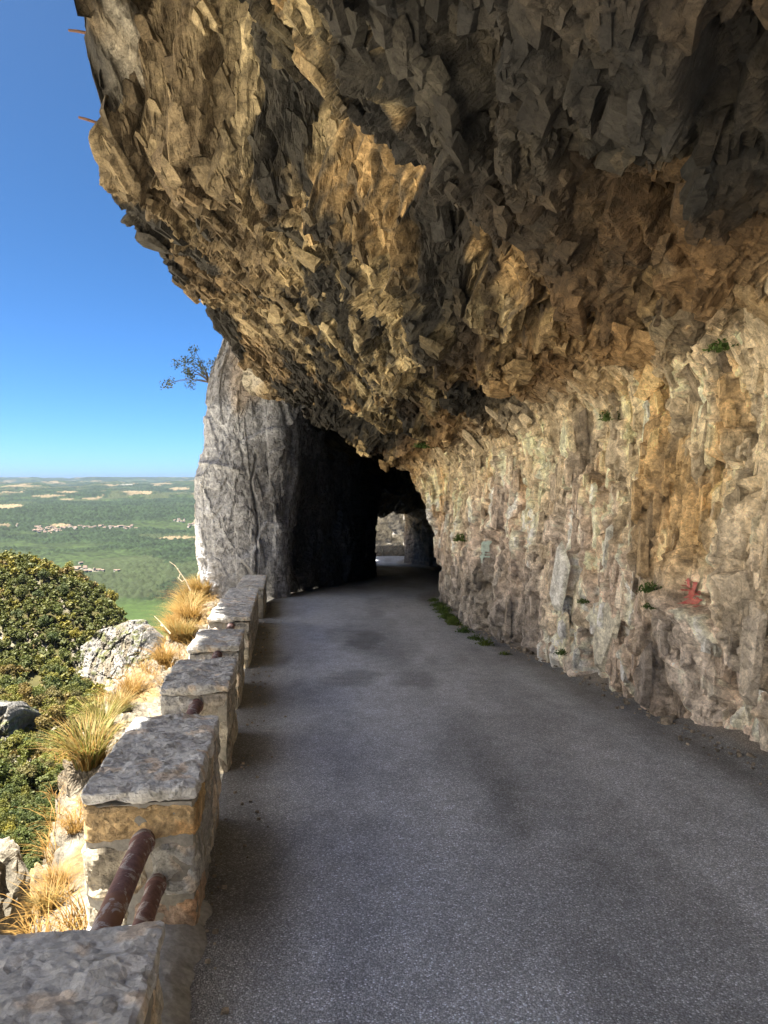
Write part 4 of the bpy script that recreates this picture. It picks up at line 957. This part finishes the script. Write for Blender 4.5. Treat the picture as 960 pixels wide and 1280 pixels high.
# ------------------------------------------------------------------ trees on the spur
def crown(n, seed, w=1.0, h=1.0, size=.30, lobes=17):
    """leaf sprays on the shells of several lobes; unit radius, base at 0"""
    g = np.random.default_rng(seed); parts = []
    C = g.normal(size=(lobes, 3)); C /= np.linalg.norm(C, axis=1, keepdims=True); C *= g.uniform(.15, .80, (lobes, 1)); C[:, 2] *= .85
    per = n // lobes
    for c in C:
        r = g.uniform(.18, .46); d = g.normal(size=(per, 3)); d /= np.linalg.norm(d, axis=1, keepdims=True); d[:, 2] += .25
        p = c + d * r * g.uniform(.75, 1.08, (per, 1)); ax = d + g.normal(size=(per, 3)) * .55; ax /= np.linalg.norm(ax, axis=1, keepdims=True)
        u = np.cross(ax, g.normal(size=(per, 3))); u /= np.linalg.norm(u, axis=1, keepdims=True); v = np.cross(ax, u); s = size * .28 * g.uniform(.6, 1.4, (per, 1))
        Q = np.stack([p - u * s - v * s * .6, p + u * s * .9 - v * s, p + u * s + v * s * .7, p - u * s * .8 + v * s], 1) + g.normal(size=(per, 4, 3)) * .02
        parts.append((Q.reshape(-1, 3), np.arange(per * 4).reshape(-1, 4)))
    V, F = cat(parts); V = V * (w, w, h); V[:, 2] += .95 * h
    return V, F
def trunk_mesh(seed):
    g = np.random.default_rng(seed); parts = [tube([(0, 0, -.25), (.03, .01, .3), (.0, .04, .7), (.05, .03, 1.1)], [.075, .06, .045, .02], 6, False)]
    for i in range(5):
        a = g.uniform(0, 6.28); z = g.uniform(.35, .8); e = np.array((math.cos(a) * .5, math.sin(a) * .5, g.uniform(.3, .5))); b = np.array((.02, .02, z)); parts.append(tube([b, b + e * .5, b + e], [.03, .02, .008], 5, False))
    return mesh_from('trunk', *cat(parts), M['bark'])
KIND = [('leaf_dark', 'dark green round crowned tree on the wooded spur'), ('leaf_mid', 'mid green bushy tree on the wooded spur'), ('leaf_yellow', 'yellow green tree on the wooded spur'), ('leaf_olive', 'brownish olive tree on the wooded spur')]
CROWN = [[mesh_from('crown', *crown(1700, 1300 + 10 * k + j, 1.0, (.95, 1.15)[j], .19), M[KIND[k][0]]) for j in range(2)] for k in range(4)]
TRUNK = [trunk_mesh(1400 + i) for i in range(2)]
def forest():
    g = np.random.default_rng(21); N_ = 58000
    r = np.sqrt(g.uniform(95 ** 2, 585 ** 2, N_)); az = np.where(g.random(N_) < .72, g.uniform(R(-33.5), R(-13.5), N_), g.uniform(R(-52), R(-33.5), N_)); x = r * np.sin(az); y = r * np.cos(az); z = land_z(x, y)
    px, py = proj(np.stack([x, y, z], -1))
    wp = 1.0 - .55 * ((px > 88) & (px < 215) & (py > 786) & (py < 870)); 
    ok = (px > -900) & (px < 225) & (py < 1150) & ~((px > 132) & (py > 872))
    # bare rock and the two crags stay clear
    ok &= ~((px > 126) & (px < 212) & (py > 786 + .0 * px) & (py < 884)); ok &= ~((px > 108) & (px <= 126) & (py > 812) & (py < 868)); ok &= ~((px < 34) & (py > 896) & (py < 955) & (r < 262)); ok &= g.random(N_) < wp
    bare = fbm(x / 22, y / 22, 771, 3); ok &= (bare < .40)
    idx = np.where(ok)[0]; g.shuffle(idx)
    size = np.where(r > 215, 2.1 + 2.5 * g.random(N_) ** 1.4 + .9 * (g.random(N_) < .06), g.uniform(.7, 2.1, N_)); cell = {}; keep = []
    for i in idx:
        s = size[i] * 1.16; a, b = int(x[i] // 6), int(y[i] // 6); bad = False
        for da in (-1, 0, 1):
            for db in (-1, 0, 1):
                for j in cell.get((a + da, b + db), ()):
                    if (x[i] - x[j]) ** 2 + (y[i] - y[j]) ** 2 < (.5 * (s + size[j] * 1.16)) ** 2 * 1.0: bad = True; break
                if bad: break
            if bad: break
        if not bad: cell.setdefault((a, b), []).append(i); keep.append(i)
    keep = np.array(keep)
    kn = fbm(x[keep] / 40, y[keep] / 40, 781, 2) + g.normal(size=len(keep)) * .28
    kind = np.digitize(kn, (-.16, .14, .36)); kind = np.array((0, 1, 2, 3))[kind]
    vis = (px[keep] > -4) & (px[keep] < 205) & ~((px[keep] > 118) & (py[keep] > 866))
    show = np.where(vis, size[keep] / r[keep], 0); order = np.argsort(-show); n_ind = min(290, int((show > 0).sum()))
    print('trees', len(keep), 'visible', int(vis.sum()))
    for c, oi in enumerate(order[:n_ind]):
        i = keep[oi]; s = size[i]; k = int(kind[oi])
        t = bpy.data.objects.new('tree' if s > 2.05 else 'shrub', None); COL.objects.link(t); t.location = (x[i], y[i], z[i]); t.rotation_euler = (0, 0, g.uniform(0, 6.28)); t.scale = (s, s * g.uniform(.9, 1.1), s * g.uniform(.85, 1.2))
        link('trunk', TRUNK[c % 2], t); link('crown', CROWN[k][c % 2], t)
        lb = KIND[k][1] if s > 2.05 else KIND[k][1].replace('round crowned tree', 'shrub').replace('bushy tree', 'shrub').replace('tree', 'shrub').replace('wooded spur', 'slope below the spur')
        tag(t, lb, 'tree' if s > 2.05 else 'shrub', lb.split(' on the')[0] + 's of the spur')
    parts, mi = [], []
    LOW = [crown(190, 1500 + j, 1.0, (1.0, .9, 1.15)[j], .50, 12) for j in range(3)]
    FAR_ = [crown(36, 1550 + j, 1.0, 1.0, 1.1, 6) for j in range(3)]
    for oi in order[n_ind:]:
        i = keep[oi]
        if px[i] < -40 and oi % 2: continue
        V, F = (FAR_ if px[i] < -40 else LOW)[oi % 3]; a = g.uniform(0, 6.28); cs, sn = math.cos(a), math.sin(a); s = size[i] * g.uniform(.9, 1.1)
        V2 = np.stack([V[:, 0] * cs - V[:, 1] * sn, V[:, 0] * sn + V[:, 1] * cs, V[:, 2]], -1) * s + (x[i], y[i], z[i]); parts.append((V2, F)); mi.append(np.full(len(F), kind[oi]))
    if parts:
        V, F = cat(parts); o = link('woodland', mesh_from('woodland', V, F, [M[k[0]] for k in KIND], mi=np.concatenate(mi))); o['kind'] = 'stuff'
forest()

# ------------------------------------------------------------------ the village on the plain
def house_mesh(l, w, h):
    V = [(-l, -w, -8), (l, -w, -8), (l, w, -8), (-l, w, -8), (-l, -w, h), (l, -w, h), (l, w, h), (-l, w, h)]; e = .6; t = h - .15
    V += [(-l - e, -w - e, t), (l + e, -w - e, t), (l + e, w + e, t), (-l - e, w + e, t), (-l - e, 0, h + w * .55), (l + e, 0, h + w * .55)]
    F = [(0, 1, 5, 4), (1, 2, 6, 5), (2, 3, 7, 6), (3, 0, 4, 7), (8, 9, 13, 12), (10, 11, 12, 13), (8, 12, 11, 8), (9, 10, 13, 9)]
    me = bpy.data.meshes.new('house'); me.from_pydata(V, [], [tuple(dict.fromkeys(f)) for f in F]); me.materials.append(M['house_wall']); me.materials.append(M['house_roof'])
    for p in me.polygons: p.material_index = 1 if p.index >= 4 and p.index < 6 else 0
    return me
HM = [house_mesh(9, 6, 7), house_mesh(12, 6, 7.5), house_mesh(7, 5.5, 9), house_mesh(16, 8, 6)]
def ground_at(px, py, lo=1500, hi=12000):
    dd = np.geomspace(lo, hi, 400); q = np.array([P(px, py, d) for d in dd]); hz = land_z(q[:, 0], q[:, 1]); k = np.where(q[:, 2] <= hz)[0]
    return None if len(k) == 0 else np.array((q[k[0], 0], q[k[0], 1], hz[k[0]]))
def village():
    g = np.random.default_rng(33); spots = []
    for i in range(46): spots.append((g.uniform(42, 78), 663 + g.normal() * 2.4 - .1 * 0, 'white walled house at the edge of the village on the plain', 'village houses'))
    for i in range(48): spots.append((g.uniform(76, 172), 660.5 + g.normal() * 1.2, 'pale house in the long row of the village on the plain', 'houses in the village row'))
    for i in range(7): spots.append((g.uniform(218, 234), 652 + g.normal() * .8, 'white farmhouse on the green rise beyond the village', 'farmhouses beyond the village'))
    for i in range(8): spots.append((236 + g.uniform(0, 7), 657 + g.normal() * 1.5, 'pale house at the foot of the pillar edge on the plain', 'houses beside the pillar edge'))
    for i in range(3): spots.append((18 + g.uniform(-3, 6), 657 + g.normal() * .6, 'lone white house left of the village', 'houses left of the village'))
    for i in range(12): spots.append((g.uniform(95, 128), 714 + g.normal() * 3, 'pale building of the hamlet behind the wooded spur', 'hamlet behind the spur'))
    for i in range(3): spots.append((148 + g.uniform(-3, 3), 716 + g.normal() * .6, 'small white house among the near woods of the plain', 'houses in the near woods'))
    for px, py, lb, gr in spots:
        p = ground_at(px, py)
        if p is None: continue
        o = bpy.data.objects.new('house', HM[g.integers(4)]); COL.objects.link(o); o.location = p + np.array((0, 0, 3.0)); o.rotation_euler = (0, 0, g.normal() * .5 + (1.57 if g.random() < .25 else 0)); k = g.uniform(.9, 1.35) * (1.0 if p[1] > 4500 else .75); o.scale = (k, k, k)
        tag(o, lb, 'house', gr)
village()
print('built', round(time.time() - T0, 1), 's')
